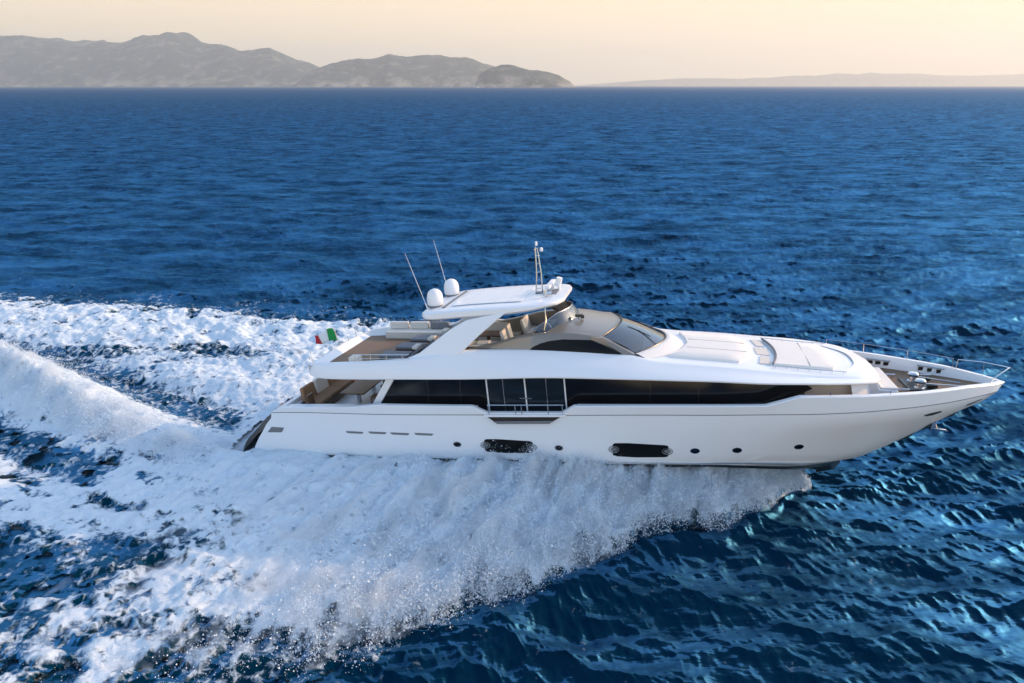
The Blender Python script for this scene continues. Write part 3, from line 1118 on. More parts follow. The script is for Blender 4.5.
# small mooring hatch by the stern quarter
hull_patch([(2.35, 2.02), (3.1, 2.06), (3.25, 2.3), (2.62, 2.3)], 0.006, "stern_hatch", M_GREY)
hull_patch([(3.2, 2.05), (3.95, 2.1), (4.05, 2.36), (3.33, 2.32)], 0.005, "stern_panel", M_WHITE)
# fairleads and anchor pocket near the bow
hull_patch([(28.72, 3.24), (29.1, 3.22), (29.42, 3.33), (29.38, 3.42), (28.95, 3.39), (28.7, 3.33)], 0.02, "fairlead", M_BLACK)
hull_patch([(30.35, 3.33), (30.9, 3.46), (31.2, 3.56), (31.0, 3.57), (30.4, 3.44)], 0.015, "stem_fairlead", M_BLACK)
hull_patch([(28.35, 1.55), (29.45, 2.52), (29.75, 2.66), (30.42, 2.92), (30.3, 2.72), (29.2, 1.92)], 0.014, "anchor_pocket", M_BLACK)
for s in (-1,):
    m_ = MB()
    ya = -zhull(29.6, 2.5) - 0.10
    m_.tube([(29.66, ya + .1, 2.75), (29.58, ya, 2.5), (29.66, ya - .02, 2.28)], 0.04, 8)
    m_.hexa([(29.55, ya - .06, 2.3), (29.98, ya - .1, 2.26), (30.02, ya - .1, 2.2), (29.6, ya - .06, 2.16)], [(29.55, ya + .03, 2.3), (29.98, ya + .0, 2.26), (30.02, ya + .0, 2.2), (29.6, ya + .03, 2.16)])
    m_.hexa([(29.5, ya - .05, 2.62), (29.6, ya - .05, 2.62), (29.62, ya - .05, 2.28), (29.44, ya - .05, 2.22)], [(29.5, ya + .0, 2.62), (29.6, ya + .0, 2.62), (29.62, ya + .0, 2.28), (29.44, ya + .0, 2.22)])
    m_.build("anchor", M_CHROME, yacht, bevel=.01)

# ---- boarding balcony let into the bulwark (both sides)
for s in (-1, 1):
    m_ = MB()
    m_.prism_xz([(12.60, 3.285), (15.52, 3.40), (15.08, 3.10), (12.98, 3.01)], s * 3.55, s * 3.655)
    bo = m_.build("balcony_recess", M_BLACK, yacht)
    m_ = MB()
    m_.prism_xz([(12.82, 3.115), (15.28, 3.235), (15.06, 3.10), (12.98, 3.01)], s * 3.64, s * 3.672)
    m_.build("balcony_lip", M_GREY, bo)
    m_ = MB()
    m_.prism_xz([(12.45, 3.37), (15.75, 3.49), (15.75, 3.415), (12.45, 3.29)], s * 3.45, s * 3.69)
    m_.build("balcony_floor", M_WHITE, yacht, bevel=.012)
    m_ = MB()
    for xa, za in ((12.66, 3.36), (13.75, 3.40), (14.0, 3.41), (15.05, 3.45), (15.62, 3.48)):
        m_.tube([(xa, s * 3.62, za), (xa - .02, s * 3.62, za + .40)], 0.017, 6)
    m_.tube([(12.6, s * 3.62, 3.78), (15.66, s * 3.62, 3.885)], 0.02, 6)
    m_.build("balcony_rail", M_CHROME, yacht, smooth=True)

# ---- stern: sloping black door between the quarters, bathing platform, cockpit floor
m_ = MB()
rows_ = []
for yy in np.linspace(-2.95, 2.95, 13):
    bul = 1.0 * (1 - (yy / 3.1) ** 2)
    rows_.append([(3.3 - .3 * bul, yy, 2.62), (2.6 - .7 * bul, yy, 2.45), (1.7 - .95 * bul, yy, 1.75), (0.85 - bul, yy, 0.9), (0.75 - bul, yy, .25)])
m_.rows(rows_)
m_.build("stern_door", M_DARKD, yacht, smooth=True)
m_ = MB()
ol = [(1.3, -2.9)] + [(0.85 - 1.45 * (1 - (yy / 3.1) ** 2), yy) for yy in np.linspace(-2.9, 2.9, 15)] + [(1.3, 2.9)]
m_.prism_xy(ol, .22, .34)
m_.build("bathing_platform", M_BLACK, yacht)
m_ = MB()
m_.prism_xy([(3.1, -3.0), (7.7, -3.25), (7.7, 3.25), (3.1, 3.0)], 2.50, 2.56)
m_.build("cockpit_floor", M_TEAK, yacht)
# after bulwark / coaming that closes the cockpit
for s in (-1, 1):
    m_ = MB()
    m_.prism_xz([(3.05, 2.96), (3.55, 3.30), (6.5, 3.41), (6.7, 3.36), (6.5, 3.2), (3.4, 2.9)], s * 3.0, s * 3.28)
    m_.build("cockpit_coaming", M_WHITE, yacht, bevel=.02)
m_ = MB()
m_.prism_xz([(2.75, 2.55), (3.2, 3.05), (3.62, 3.12), (3.62, 2.5)], -2.9, 2.9)
m_.build("stern_coaming", M_WHITE, yacht, bevel=.03)

# ---- main deck house
house_y = C([(7, 2.9), (21, 2.9), (23, 2.78), (25, 2.42), (26.2, 2.05)])
up_zb_ = C([(4.5, 4.53), (8.2, 4.64), (11.5, 4.72), (15.7, 4.87), (20.7, 4.85), (23.0, 4.77), (24.6, 4.66), (26.4, 4.5)])
house_bot = [(7.45, 3.34), (12.06, 3.52), (12.4, 3.2), (15.6, 3.3), (15.8, 3.66), (18.9, 3.78), (20.72, 3.84), (23.14, 3.90), (24.26, 4.25), (26.3, 4.5)]
house_top = [(8.28, 4.75), (26.3, 4.80)]
m_ = MB()
xs_ = np.linspace(7.9, 24.5, 14)
m_.prism_xy([(x, -house_y(x) + .08) for x in xs_] + [(x, house_y(x) - .08) for x in xs_[::-1]], lambda x, y: 2.5 + .03 * x, lambda x, y: up_zb_(x) + .02)
m_.build("deckhouse", M_BLACK, yacht)
m_ = MB()
xs_ = np.linspace(24.5, 26.3, 6)
m_.prism_xy([(x, -house_y(x) + .14) for x in xs_] + [(x, house_y(x) - .14) for x in xs_[::-1]], lambda x, y: 3.5, lambda x, y: up_zb_(x) + .02)
m_.build("deckhouse_front", M_TANP, yacht)
for s in (-1, 1):
    win_a = [(7.55, 3.30), (12.42, 3.46), (12.42, 4.72), (8.32, 4.72)]
    win_b = [(15.66, 3.6), (18.9, 3.72), (23.14, 3.85), (24.3, 4.2), (24.75, 4.40), (24.5, 4.60), (22, 4.8), (15.66, 4.84)]
    for w_, lines in ((win_a, (9.9, 11.3)), (win_b, (18.9, 20.7))):
        wo = side_patch(w_, lambda x, z: house_y(x), s, 0.0, "side_window", M_GLASS)
        for lx in lines:
            m_ = MB()
            m_.box(lx - .012, lx + .012, min(s * 2.9, s * 2.906), max(s * 2.9, s * 2.906), float(np.interp(lx, [7, 24], [3.3, 3.92])), 4.75)
            m_.build("window_joint", M_BLACK, wo)
    # sill ledge under the glass
    m_ = MB()
    m_.prism_xz([(7.4, 3.24), (12.0, 3.40), (12.0, 3.48), (7.45, 3.34)], s * 2.86, s * 3.0)
    m_.build("window_sill", M_WHITE, yacht)
    m_ = MB()
    m_.prism_xz([(16.1, 3.62), (23.14, 3.80), (24.3, 4.14), (24.3, 4.22), (23.1, 3.87), (16.1, 3.68)], s * 2.86, s * 3.0)
    m_.build("window_sill", M_WHITE, yacht)
    # raked white pillar at the after end
    m_ = MB()
    m_.prism_xz([(7.28, 3.22), (7.62, 3.22), (8.52, 4.60), (8.2, 4.66)], s * 2.80, s * 3.02)
    m_.build("pillar", M_WHITE, yacht, bevel=.02)
    # glazed side doors at the balcony
    m_ = MB()
    m_.prism_xz([(12.44, 3.12), (15.62, 3.26), (15.62, 4.78), (12.44, 4.72)], s * 2.84, s * 2.925)
    do = m_.build("side_door", M_DOORG, yacht)
    for xa, w_ in ((12.44, .05), (13.12, .025), (14.02, .05), (14.88, .025), (15.62, .05)):
        m_ = MB()
        lean = -.08
        m_.prism_xz([(xa - w_ / 2 + .07, 3.1), (xa + w_ / 2 + .07, 3.1), (xa + w_ / 2 - .02, 4.78), (xa - w_ / 2 - .02, 4.78)], s * 2.93, s * 2.975)
        m_.build("frame", M_CHROME if w_ < .03 else M_WHITE, do)
    m_ = MB()
    m_.box(13.8, 14.28, min(s * 2.98, s * 3.01), max(s * 2.98, s * 3.01), 3.86, 3.90)
    m_.build("handle", M_CHROME, do)

# ---- upper deck: overhanging fascia, flybridge floor aft, long coachroof forward
up_yo = C([(4.5, 2.75), (5.0, 3.15), (6.0, 3.38), (8, 3.45), (20, 3.45), (22.5, 3.38), (24.5, 3.12), (26, 2.72), (26.9, 2.2), (27.35, 1.4)])
up_zb = C([(4.5, 4.53), (8.2, 4.64), (11.5, 4.72), (15.7, 4.87), (20.7, 4.85), (23.0, 4.77), (24.6, 4.72), (26.4, 4.68), (27.35, 4.5)])
up_yc = C([(4.5, 2.55), (5.0, 2.95), (6, 3.15), (7.4, 3.22), (9.4, 3.12), (11.6, 2.72), (14, 2.5), (18, 2.42), (19, 2.58), (22.1, 2.55), (24.8, 2.4), (26.4, 2.08), (26.9, 1.75), (27.35, 1.1)])
up_zc = C([(4.5, 4.98), (5.3, 5.18), (7.4, 5.34), (9.4, 5.48), (11.6, 5.74), (14, 5.72), (18, 5.56), (19, 5.37), (22.1, 5.13), (24.8, 4.87), (26.4, 4.76), (26.9, 4.68), (27.35, 4.52)])


def up_section(x, s):
    yo, zb, yc, zc = up_yo(x), up_zb(x), up_yc(x), up_zc(x)
    if x > 24:
        zb = min(zb, zc - .16)
    open_ = x < 15.0
    a = [(x, 0, zb - .02), (x, s * (yo - .5), zb - .02), (x, s * (yo - .10), zb), (x, s * yo, zb + .05), (x, s * (yo + .0), zb + .10)]
    ym, zm = yo - (yo - yc) * 0.42, zb + .10 + (zc - zb - .10) * 0.56
    a += [(x, s * ym, zm), (x, s * (yc + .05), zc - .05), (x, s * (yc - .01), zc - .005), (x, s * (yc - .10), zc + .01)]
    if open_:
        fz = 4.86
        a += [(x, s * (yc - .18), zc + .0), (x, s * (yc - .24), fz + .1), (x, s * (yc - .30), fz), (x, 0, fz)]
    else:
        cam_ = .05
        a += [(x, s * (yc * .72), zc + cam_ * .5), (x, s * (yc * .5), zc + cam_ * .8), (x, s * (yc * .25), zc + cam_), (x, 0, zc + cam_)]
    return a


xs_up = np.unique(np.concatenate([np.linspace(4.5, 6, 9), np.linspace(6, 14.99, 22), [15.01], np.linspace(15.5, 26, 28), np.linspace(26.2, 27.35, 9)]))
m_ = MB()
for s in (-1, 1):
    m_.rows([up_section(x, s) for x in xs_up])
for x_ in (4.5, 27.35):
    a, b = up_section(x_, -1), up_section(x_, 1)
    k_ = len(a)
    m_.add(a + b, [(i, i + 1, k_ + i + 1, k_ + i) for i in range(k_ - 1)])
m_.build("upper_deck", M_WHITE, yacht, smooth=True, angle=40)
# transverse after bulwark of the flybridge
m_ = MB()
m_.rows([[(4.5, y, 4.56), (4.5, y, 4.98 + .10 * (1 - (y / 2.6) ** 2)), (4.54, y, 5.01 + .10 * (1 - (y / 2.6) ** 2)), (4.66, y, 5.01 + .10 * (1 - (y / 2.6) ** 2)), (4.72, y, 4.97 + .10 * (1 - (y / 2.6) ** 2)), (5.0, y, 4.87), (5.0, y, 4.6)] for y in np.linspace(-2.75, 2.75, 13)])
m_.build("stern_bulwark", M_WHITE, yacht, smooth=True, angle=30)
m_ = MB()
m_.prism_xy([(5.0, -2.6), (6, -2.82), (9.2, -2.8), (11.4, -2.42), (14.6, -2.2), (14.6, 2.2), (11.4, 2.42), (9.2, 2.8), (6, 2.82), (5.0, 2.6)], 4.85, 4.875)
m_.build("flybridge_floor", M_TEAK, yacht)

# ---- swept arch legs and hardtop
for s in (-1, 1):
    m_ = MB()
    lg = [(8.95, 5.36), (9.6, 5.62), (11.0, 6.62), (11.62, 6.95), (13.35, 7.30), (12.9, 6.95), (12.1, 6.3), (11.48, 5.72), (11.2, 5.55)]
    m_.prism_xz(lg, lambda x, z: s * (np.interp(z, [5.3, 7.2], [3.0, 2.42])), lambda x, z: s * (np.interp(z, [5.3, 7.2], [2.72, 2.2])))
    m_.build("arch_leg", M_WHITE, yacht, bevel=.05, seg=3)


def ht_half(x):
    return C([(9.55, 1.9), (9.75, 2.22), (10.1, 2.36), (12.5, 2.42), (14.0, 2.32), (14.9, 2.02), (15.25, 1.7), (15.42, 1.2)])(x)


ht_top = C([(9.55, 7.12), (10.5, 7.25), (12.5, 7.40), (14, 7.48), (15.0, 7.56), (15.42, 7.58)])
m_ = MB()
rows_t = []
for x in np.concatenate([np.linspace(9.55, 10.1, 6), np.linspace(10.5, 14, 12), np.linspace(14.3, 15.42, 8)]):
    h, z = ht_half(x), ht_top(x)
    th_ = float(np.interp(x, [9.55, 10.2, 13.2, 14.6, 15.42], [.22, .34, .30, .22, .14]))
    rw = [(x, 0, z + .05), (x, -h * .45, z + .045), (x, -h * .8, z + .02), (x, -h + .06, z), (x, -h, z - .05), (x, -h - .01, z - th_ + .08), (x, -h + .08, z - th_), (x, -h * .6, z - th_ - .0), (x, 0, z - th_)]
    rw += [(a, -b, c) for a, b, c in rw[-2:0:-1]]
    rows_t.append(rw)
m_.rows(rows_t, close=True, caps=True)
ht = m_.build("hardtop", M_WHITE, yacht, smooth=True, angle=45)
for k in range(5):                                        # folding roof slats in the middle of the hardtop
    m_ = MB()
    xa = 10.75 + k * .60
    za = ht_top(xa)
    m_.hexa([(xa, -1.55, za + .05), (xa + .585, -1.55, ht_top(xa + .585) + .05), (xa + .585, 1.55, ht_top(xa + .585) + .05), (xa, 1.55, za + .05)],
            [(xa, -1.55, za + .085), (xa + .585, -1.55, ht_top(xa + .585) + .075), (xa + .585, 1.55, ht_top(xa + .585) + .075), (xa, 1.55, za + .085)])
    m_.build("sunroof_panel", M_WHITE, ht, bevel=.015)
m_ = MB()
m_.box(10.38, 10.5, -1.7, 1.7, ht_top(10.4) + .02, ht_top(10.4) + .075)
m_.build("roof_channel", M_GREY, ht)
for s in (-1, 1):
    m_ = MB()
    m_.tube([(14.75, s * 1.9, 7.3), (14.78, s * 1.93, 6.85), (14.7, s * 1.95, 6.4)], .03, 8)
    m_.build("hardtop_post", M_CHROME, yacht, smooth=True)

# domes, whip aerials, mast, radar, searchlight, horn
for s in (-1, 1):
    m_ = MB()
    m_.lathe([(.24, -.02), (.30, .0), (.31, .07)], (9.9, s * 1.15, 7.22), 24)
    d0 = m_.build("radar_dome_base", M_GREY, yacht, smooth=True)
    m_ = MB()
    m_.lathe([(.29, .07), (.33, .1), (.345, .28), (.345, .40), (.32, .54), (.265, .65), (.17, .73), (.075, .765), (.0, .77)], (9.9, s * 1.15, 7.22), 28)
    m_.build("radar_dome", M_RADOME, yacht, smooth=True, angle=60)
for (a, b_) in (((9.66, -1.45, 7.15), (8.84, -1.42, 9.55)), ((9.85, 1.0, 7.2), (9.27, 1.0, 9.8))):
    m_ = MB()
    a, b_ = Vector(a), Vector(b_)
    m_.tube([a, a.lerp(b_, .12)], .028, 8)
    m_.tube([a.lerp(b_, .12), b_], .013, 6, .007)
    m_.build("whip_antenna", M_RADOME, yacht, smooth=True)
m_ = MB()
m_.tube([(14.05, -.09, 7.5), (14.12, -.09, 8.4), (14.1, -.07, 9.5)], .028, 8)
m_.tube([(14.32, .06, 7.5), (14.28, .06, 8.4), (14.16, .04, 9.45)], .028, 8)
for z in (7.75, 8.1, 8.45, 8.8, 9.15):
    m_.tube([(14.08, -.09, z), (14.27, .06, z)], .014, 6)
m_.tube([(14.1, -.3, 9.42), (14.1, .3, 9.42)], .016, 6)
mast = m_.build("signal_mast", M_CHROME, yacht, smooth=True)
m_ = MB()
m_.lathe([(.03, 0), (.05, .02), (.05, .16), (.03, .19)], (14.13, 0, 9.55), 10)
m_.build("mast_light", M_RADOME, mast, smooth=True)
m_ = MB()
m_.lathe([(.03, 0), (.07, .02), (.07, .13), (.04, .17)], (14.32, 0.1, 9.3), 10)
m_.build("mast_light", M_RADOME, mast, smooth=True)
m_ = MB()
m_.box(14.05, 14.42, -.2, .2, 7.5, 7.58)
m_.box(14.45, 15.0, -.55, .55, 7.55, 7.62)
m_.build("mast_base", M_GREY, yacht, bevel=.01)
m_ = MB()
m_.lathe([(.16, 0), (.17, .06), (.15, .20), (.10, .24)], (14.6, .35, 7.6), 16)
m_.hexa([(14.5, -.5, 7.80), (14.72, -.5, 7.80), (14.72, 1.2, 7.80), (14.5, 1.2, 7.80)], [(14.52, -.48, 7.93), (14.70, -.48, 7.93), (14.70, 1.18, 7.93), (14.52, 1.18, 7.93)])
m_.build("radar_scanner", M_RADOME, yacht, bevel=.02)
m_ = MB()
m_.tube([(14.98, .35, 7.6), (14.98, .35, 7.78)], .06, 10)
m_.tube([(14.9, .36, 7.80), (14.98, .35, 7.98), (15.02, .34, 8.14)], .15, 14, .125)
m_.build("searchlight", M_RADOME, yacht, smooth=True)
m_ = MB()
m_.tube([(14.62, -.9, 7.6), (14.64, -.9, 7.85)], .07, 10)
m_.tube([(14.52, -.9, 7.72), (14.86, -.9, 7.74)], .05, 10, .09)
m_.build("horn", M_CHROME, yacht, smooth=True)

# ---- raised wheelhouse
wh_bz = C([(11.7, 5.68), (14, 5.66), (18.2, 5.55)])
wh_tz = C([(11.7, 5.74), (12.7, 5.96), (13.88, 6.26), (15.0, 6.36), (15.6, 6.37), (16.97, 6.2)])
wh_ty = C([(11.7, 2.38), (14, 2.26), (16.97, 2.08)])
for s in (-1, 1):                                          # side coaming / cowl wings
    m_ = MB()
    rows_ = []
    for x in np.linspace(11.6, 16.97, 24):
        t_ = (x - 11.6) / 5.37
        zt, yt, zb = wh_tz(x), wh_ty(x), wh_bz(x) - .08
        rows_.append([(x, s * (2.44 - .02 * t_), zb), (x, s * (2.36), zb + (zt - zb) * .35), (x, s * (yt + .05), zt - .06), (x, s * (yt - .02), zt), (x, s * (yt - .16), zt + .012), (x, s * (yt - .24), zt - .02), (x, s * (yt - .27), min(zt - .1, 5.2))])
    m_.rows(rows_)
    # after edge of the screen pillar
    m_.hexa([(16.80, s * 2.14, 6.2), (17.02, s * 2.10, 6.2), (18.42, s * 2.34, 5.50), (18.05, s * 2.42, 5.47)], [(16.80, s * 2.0, 6.22), (17.05, s * 2.0, 6.2), (18.42, s * 2.2, 5.52), (18.05, s * 2.2, 5.47)])
    m_.prism_xz([(16.6, 6.22), (17.0, 6.2), (18.2, 5.55), (18.05, 5.45), (16.2, 5.45)], s * 2.2, s * 2.12)
    m_.build("wheelhouse_side", M_TAUPE, yacht, smooth=True, angle=40)
m_ = MB()
rows_ = []
for t_ in np.linspace(0, 1, 15):                            # cambered roof, front edge bowed forward, after edge hollow
    y = -2.08 + 4.16 * t_
    e_ = 1 - (y / 2.08) ** 2
    xa = 14.75 + 0.95 * e_
    xf = 16.97 + .66 * e_
    rw = []
    for k in np.linspace(0, 1, 12):
        x = xa + (xf - xa) * k
        z = float(np.interp(x, [14.7, 15.6, 16.97, 17.7], [6.36, 6.38, 6.19, 6.12])) + 0.25 * e_ ** .7 * (1 - .25 * k)
        rw.append((x, y, z))
    rows_.append([(xa, y, rw[0][2] - .5)] + rw + [(xf - .02, y, rw[-1][2] - .06), (xf - .15, y, rw[-1][2] - .08)])
m_.rows(rows_)
m_.build("wheelhouse_roof", M_TAUPE, yacht, smooth=True, angle=40)


def ws_pt(y, k):
    """windscreen surface: k = 0 top edge .. 1 bottom edge"""
    e0 = 1 - (y / 2.08) ** 2
    a = Vector((16.97 + .64 * e0, y, 6.15 + .24 * max(e0, 0) ** .7 - .02))
    yb = y * 1.07
    e1 = 1 - (yb / 2.26) ** 2
    b = Vector((18.24 + 1.2 * e1, yb, 5.55 + .10 * e1))
    p = a.lerp(b, k)
    p.z += .10 * math.sin(math.pi * k) * .6
    return p


m_ = MB()
m_.rows([[ws_pt(y, k) for k in np.linspace(.03, .97, 9)] for y in np.linspace(-2.0, 2.0, 21)])
m_.build("windscreen", M_WSHIELD, yacht, smooth=True, angle=60)
m_ = MB()
rim = [ws_pt(y, 1.0) + Vector((0, 0, .015)) for y in np.linspace(-2.05, 2.05, 25)]
m_.tube(rim, .05, 6)
m_.tube([ws_pt(y, 0.0) + Vector((.0, 0, .012)) for y in np.linspace(-2.05, 2.05, 25)], .03, 6)
m_.build("windscreen_seal", M_BLACK, yacht, smooth=True)
# white apron in front of the windscreen
m_ = MB()
rows_ = []
for y in np.linspace(-2.12, 2.12, 23):
    p = ws_pt(y, 1.0)
    e1 = max(0, 1 - (p.y / 2.28) ** 2)
    rows_.append([(p.x - .03, p.y, p.z + .01), (p.x + .10, p.y * 1.01, p.z + .045), (p.x + .22, p.y * 1.02, p.z + .02), (p.x + .50 + .25 * e1, p.y * 1.05, up_zc(min(p.x + .6, 22)) + .055 + .0 * e1 - .03 * (1 - e1))])
m_.rows(rows_)
m_.build("windscreen_apron", M_DECKW, yacht, smooth=True, angle=60)
# black interior with dashboard behind the glass
m_ = MB()
m_.box(15.2, 16.9, -1.9, 1.9, 5.3, 5.32)
m_.hexa([(16.2, -1.8, 5.35), (18.6, -1.6, 5.35), (18.6, 1.6, 5.35), (16.2, 1.8, 5.35)], [(17.2, -1.7, 5.86), (18.5, -1.5, 5.62), (18.5, 1.5, 5.62), (17.2, 1.7, 5.86)])
m_.build("dashboard", M_BLACK, yacht)
for y_ in (-.75, .55):
    m_ = MB()
    m_.box(16.45, 16.95, y_ - .28, y_ + .28, 5.6, 5.74)
    m_.hexa([(16.3, y_ - .27, 5.6), (16.45, y_ - .27, 5.6), (16.45, y_ + .27, 5.6), (16.3, y_ + .27, 5.6)], [(16.22, y_ - .22, 6.15), (16.34, y_ - .22, 6.18), (16.34, y_ + .22, 6.18), (16.22, y_ + .22, 6.15)])
    m_.build("helm_seat", M_CUSH, yacht, bevel=.04)
for s in (-1, 1):
    def wh_y(x, z):
        zt, yt, zb = wh_tz(x), wh_ty(x), wh_bz(x) - .08
        t_ = (x - 11.6) / 5.37
        a_ = float(np.interp(z, [zb, zb + (zt - zb) * .35, zt - .06, zt], [2.44 - .02 * t_, 2.36, yt + .05, yt - .02]))
        return max(a_, float(np.interp(z, [5.5, 6.2], [2.42, 2.14]))) if x > 15.9 else a_
    side_patch([(14.08, 5.66), (14.3, 5.84), (14.6, 5.98), (14.95, 6.07), (15.5, 6.14), (16.62, 6.10), (16.75, 6.05), (17.80, 5.60), (16.5, 5.60)], lambda x, z: wh_y(min(x, 16.97), z), s, .02, "wheelhouse_window", M_HULLG)
for y_, sgn in ((-.7, 1), (.7, 1)):                         # wipers
    m_ = MB()
    m_.tube([ws_pt(y_ * 1.6, 1.0) + Vector((0, 0, .05)), ws_pt(y_ * .9, .45) + Vector((0, 0, .03))], .012, 6)
    m_.tube([ws_pt(y_ * .9 - .1, .75) + Vector((0, 0, .03)), ws_pt(y_ * .9 + .05, .2) + Vector((0, 0, .03))], .012, 6)
    m_.build("wiper", M_BLACK, yacht)
# flybridge screen: bent tinted sheets on the after edge of the roof
m_ = MB()
rows_ = []
for t_ in np.linspace(0, 1, 25):
    y = -2.0 + 4.0 * t_
    e_ = 1 - (y / 2.08) ** 2
    x = 14.2 + 1.55 * e_ ** .8
    zb = float(np.interp(abs(y), [0, 1.2, 2.0], [6.62, 6.52, 6.28]))
    hh = .14 + .30 * min(1, e_ * 1.6)
    rows_.append([(x + .12, y, zb), (x - .02, y * .985, zb + hh * .6), (x - .18, y * .97, zb + hh)])
m_.rows(rows_)
fs = m_.build("flybridge_screen", M_CLEAR, yacht, smooth=True)
m_ = MB()
m_.tube([r[-1] for r in rows_], .016, 6)
for i in (2, 7, 12, 17, 22):
    m_.tube(rows_[i], .012, 6)
m_.build("screen_rail", M_CHROME, fs, smooth=True)
m_ = MB()
m_.tube([(15.95, -.75, 6.58), (15.95, -.75, 6.72)], .025, 8)
m_.box(15.8, 16.1, -.85, -.66, 6.70, 6.80)
m_.box(16.0, 16.14, -.6, -.5, 6.58, 6.72)
m_.build("roof_camera", M_BLACK, yacht, bevel=.01)

# flybridge furniture under the hardtop (built in)
m_ = MB()
m_.box(13.9, 15.1, -1.6, .2, 4.88, 5.95)
m_.hexa([(14.0, -1.55, 5.95), (15.0, -1.55, 5.95), (15.0, .15, 5.95), (14.0, .15, 5.95)], [(14.3, -1.5, 6.28), (14.9, -1.5, 6.42), (14.9, .1, 6.42), (14.3, .1, 6.28)])
m_.build("helm_console", M_BLACK, yacht, bevel=.03)
for y_ in (-1.25, -.35):
    m_ = MB()
    m_.tube([(13.2, y_, 4.87), (13.2, y_, 5.4)], .06, 10)
    m_.box(12.95, 13.5, y_ - .3, y_ + .3, 5.4, 5.56)
    m_.hexa([(12.88, y_ - .3, 5.45), (13.02, y_ - .3, 5.45), (13.02, y_ + .3, 5.45), (12.88, y_ + .3, 5.45)], [(12.72, y_ - .26, 6.22), (12.84, y_ - .26, 6.25), (12.84, y_ + .26, 6.25), (12.72, y_ + .26, 6.22)])
    m_.build("helm_chair", M_CUSH, yacht, bevel=.04)
m_ = MB()
m_.box(13.4, 14.6, .6, 2.0, 4.88, 5.4)
m_.box(13.35, 14.6, .6, 2.0, 5.4, 5.62)
m_.hexa([(13.3, .6, 5.5), (13.45, .6, 5.5), (13.45, 1.95, 5.5), (13.3, 1.95, 5.5)], [(13.1, .65, 6.15), (13.22, .65, 6.18), (13.22, 1.9, 6.18), (13.1, 1.9, 6.15)])
m_.build("companion_seat", M_CUSH, yacht, bevel=.04)
m_ = MB()
m_.box(10.2, 12.9, 1.45, 2.25, 4.88, 5.3)
m_.box(10.2, 12.9, 2.1, 2.32, 5.3, 5.75)
m_.box(10.0, 10.6, .2, 2.2, 4.88, 5.3)
m_.build("dinette_sofa", M_CUSH, yacht, bevel=.05)
m_ = MB()
m_.box(10.9, 12.4, .35, 1.25, 5.5, 5.55)
m_.tube([(11.6, .8, 4.88), (11.6, .8, 5.5)], .08, 10)
m_.build("dinette_table", M_BROWN, yacht)
m_ = MB()
m_.box(10.4, 12.6, -2.25, -1.6, 4.88, 5.78)
m_.build("wet_bar", M_BROWN, yacht, bevel=.02)
m_ = MB()
m_.box(10.35, 12.65, -2.27, -1.55, 5.78, 5.84)
m_.box(11.9, 12.4, -2.1, -1.7, 5.84, 5.93)
m_.build("bar_top", M_CUSH, yacht, bevel=.02)

# ---- foredeck: sunpads, step, bench, teak
def roof_z(x, y):
    yc, zc = up_yc(x), up_zc(x)
    return zc + .05 * (1 - (y / yc) ** 2)


def pad(outline, h, name, mat, seams=()):
    m_ = MB()
    cx_, cy_ = np.mean([p[0] for p in outline]), np.mean([p[1] for p in outline])
    n_o = len(outline)
    rows_ = []
    for sc, dz in ((1.0, -.03), (1.0, h * .7), (.985, h), (.6, h + .012), (.0, h + .015)):
        rows_.append([(cx_ + (x - cx_) * sc, cy_ + (y - cy_) * sc, roof_z(cx_ + (x - cx_) * sc, cy_ + (y - cy_) * sc) + dz) for x, y in outline])
    m_.rows(rows_, close=True)
    o = m_.build(name, mat, yacht, smooth=True, angle=50)
    if seams:
        for (a, b) in seams:
            m_ = MB()
            m_.tube([(a[0] + (b[0] - a[0]) * k, a[1] + (b[1] - a[1]) * k, roof_z(a[0] + (b[0] - a[0]) * k, a[1] + (b[1] - a[1]) * k) + h + .004) for k in np.linspace(0, 1, 9)], .016, 5)
            m_.build("seam", M_GREYF, o)
    return o


def densify(ol, n=6):
    out = []
    for i, p in enumerate(ol):
        q = ol[(i + 1) % len(ol)]
        out += [(p[0] + (q[0] - p[0]) * k / n, p[1] + (q[1] - p[1]) * k / n) for k in range(n)]
    return out


pad(densify([(19.55, -1.85), (22.2, -1.85), (22.75, -.9), (22.85, 0), (22.75, .9), (22.3, 1.8), (20.0, 1.8), (20.25, .9), (20.3, 0), (20.05, -.9)]), .10, "after_sunpad", M_PAD,
    [((20.3, -.62), (22.6, -.62)), ((20.35, .62), (22.6, .62))])
arc = [(23.45 + .28 * (1 - (y / 1.75) ** 2), y) for y in np.linspace(1.75, -1.75, 13)]
pad(densify([(25.6, -1.6), (25.95, -.8), (26.05, 0), (25.95, .8), (25.6, 1.6)] + arc, 3), .11, "forward_sunpad", M_PAD, [((24.8, -1.6), (24.85, 1.6))])
m_ = MB()
m_.tube([(x + .0, y, roof_z(x, y) + .10) for x, y in arc], .045, 8)
m_.build("backrest_roll", M_GREYF, yacht, smooth=True)
m_ = MB()
m_.prism_xy([(22.95, -1.7), (23.4, -1.7), (23.4, -.7), (23.1, -.7)], lambda x, y: roof_z(x, y) - .03, lambda x, y: roof_z(x, y) + .05)
m_.build("step_pad", M_CUSH, yacht, bevel=.02)
m_ = MB()
m_.prism_xy([(22.95, 1.7), (23.1, .7), (23.4, .7), (23.4, 1.7)], lambda x, y: roof_z(x, y) - .03, lambda x, y: roof_z(x, y) + .05)
m_.build("step_pad", M_CUSH, yacht, bevel=.02)
m_ = MB()
m_.prism_xy([(22.98, -.5), (23.5, -.5), (23.5, .5), (22.98, .5)], lambda x, y: roof_z(x, y) - .03, lambda x, y: roof_z(x, y) + .035)
m_.build("step_pad", M_CUSH, yacht, bevel=.02)
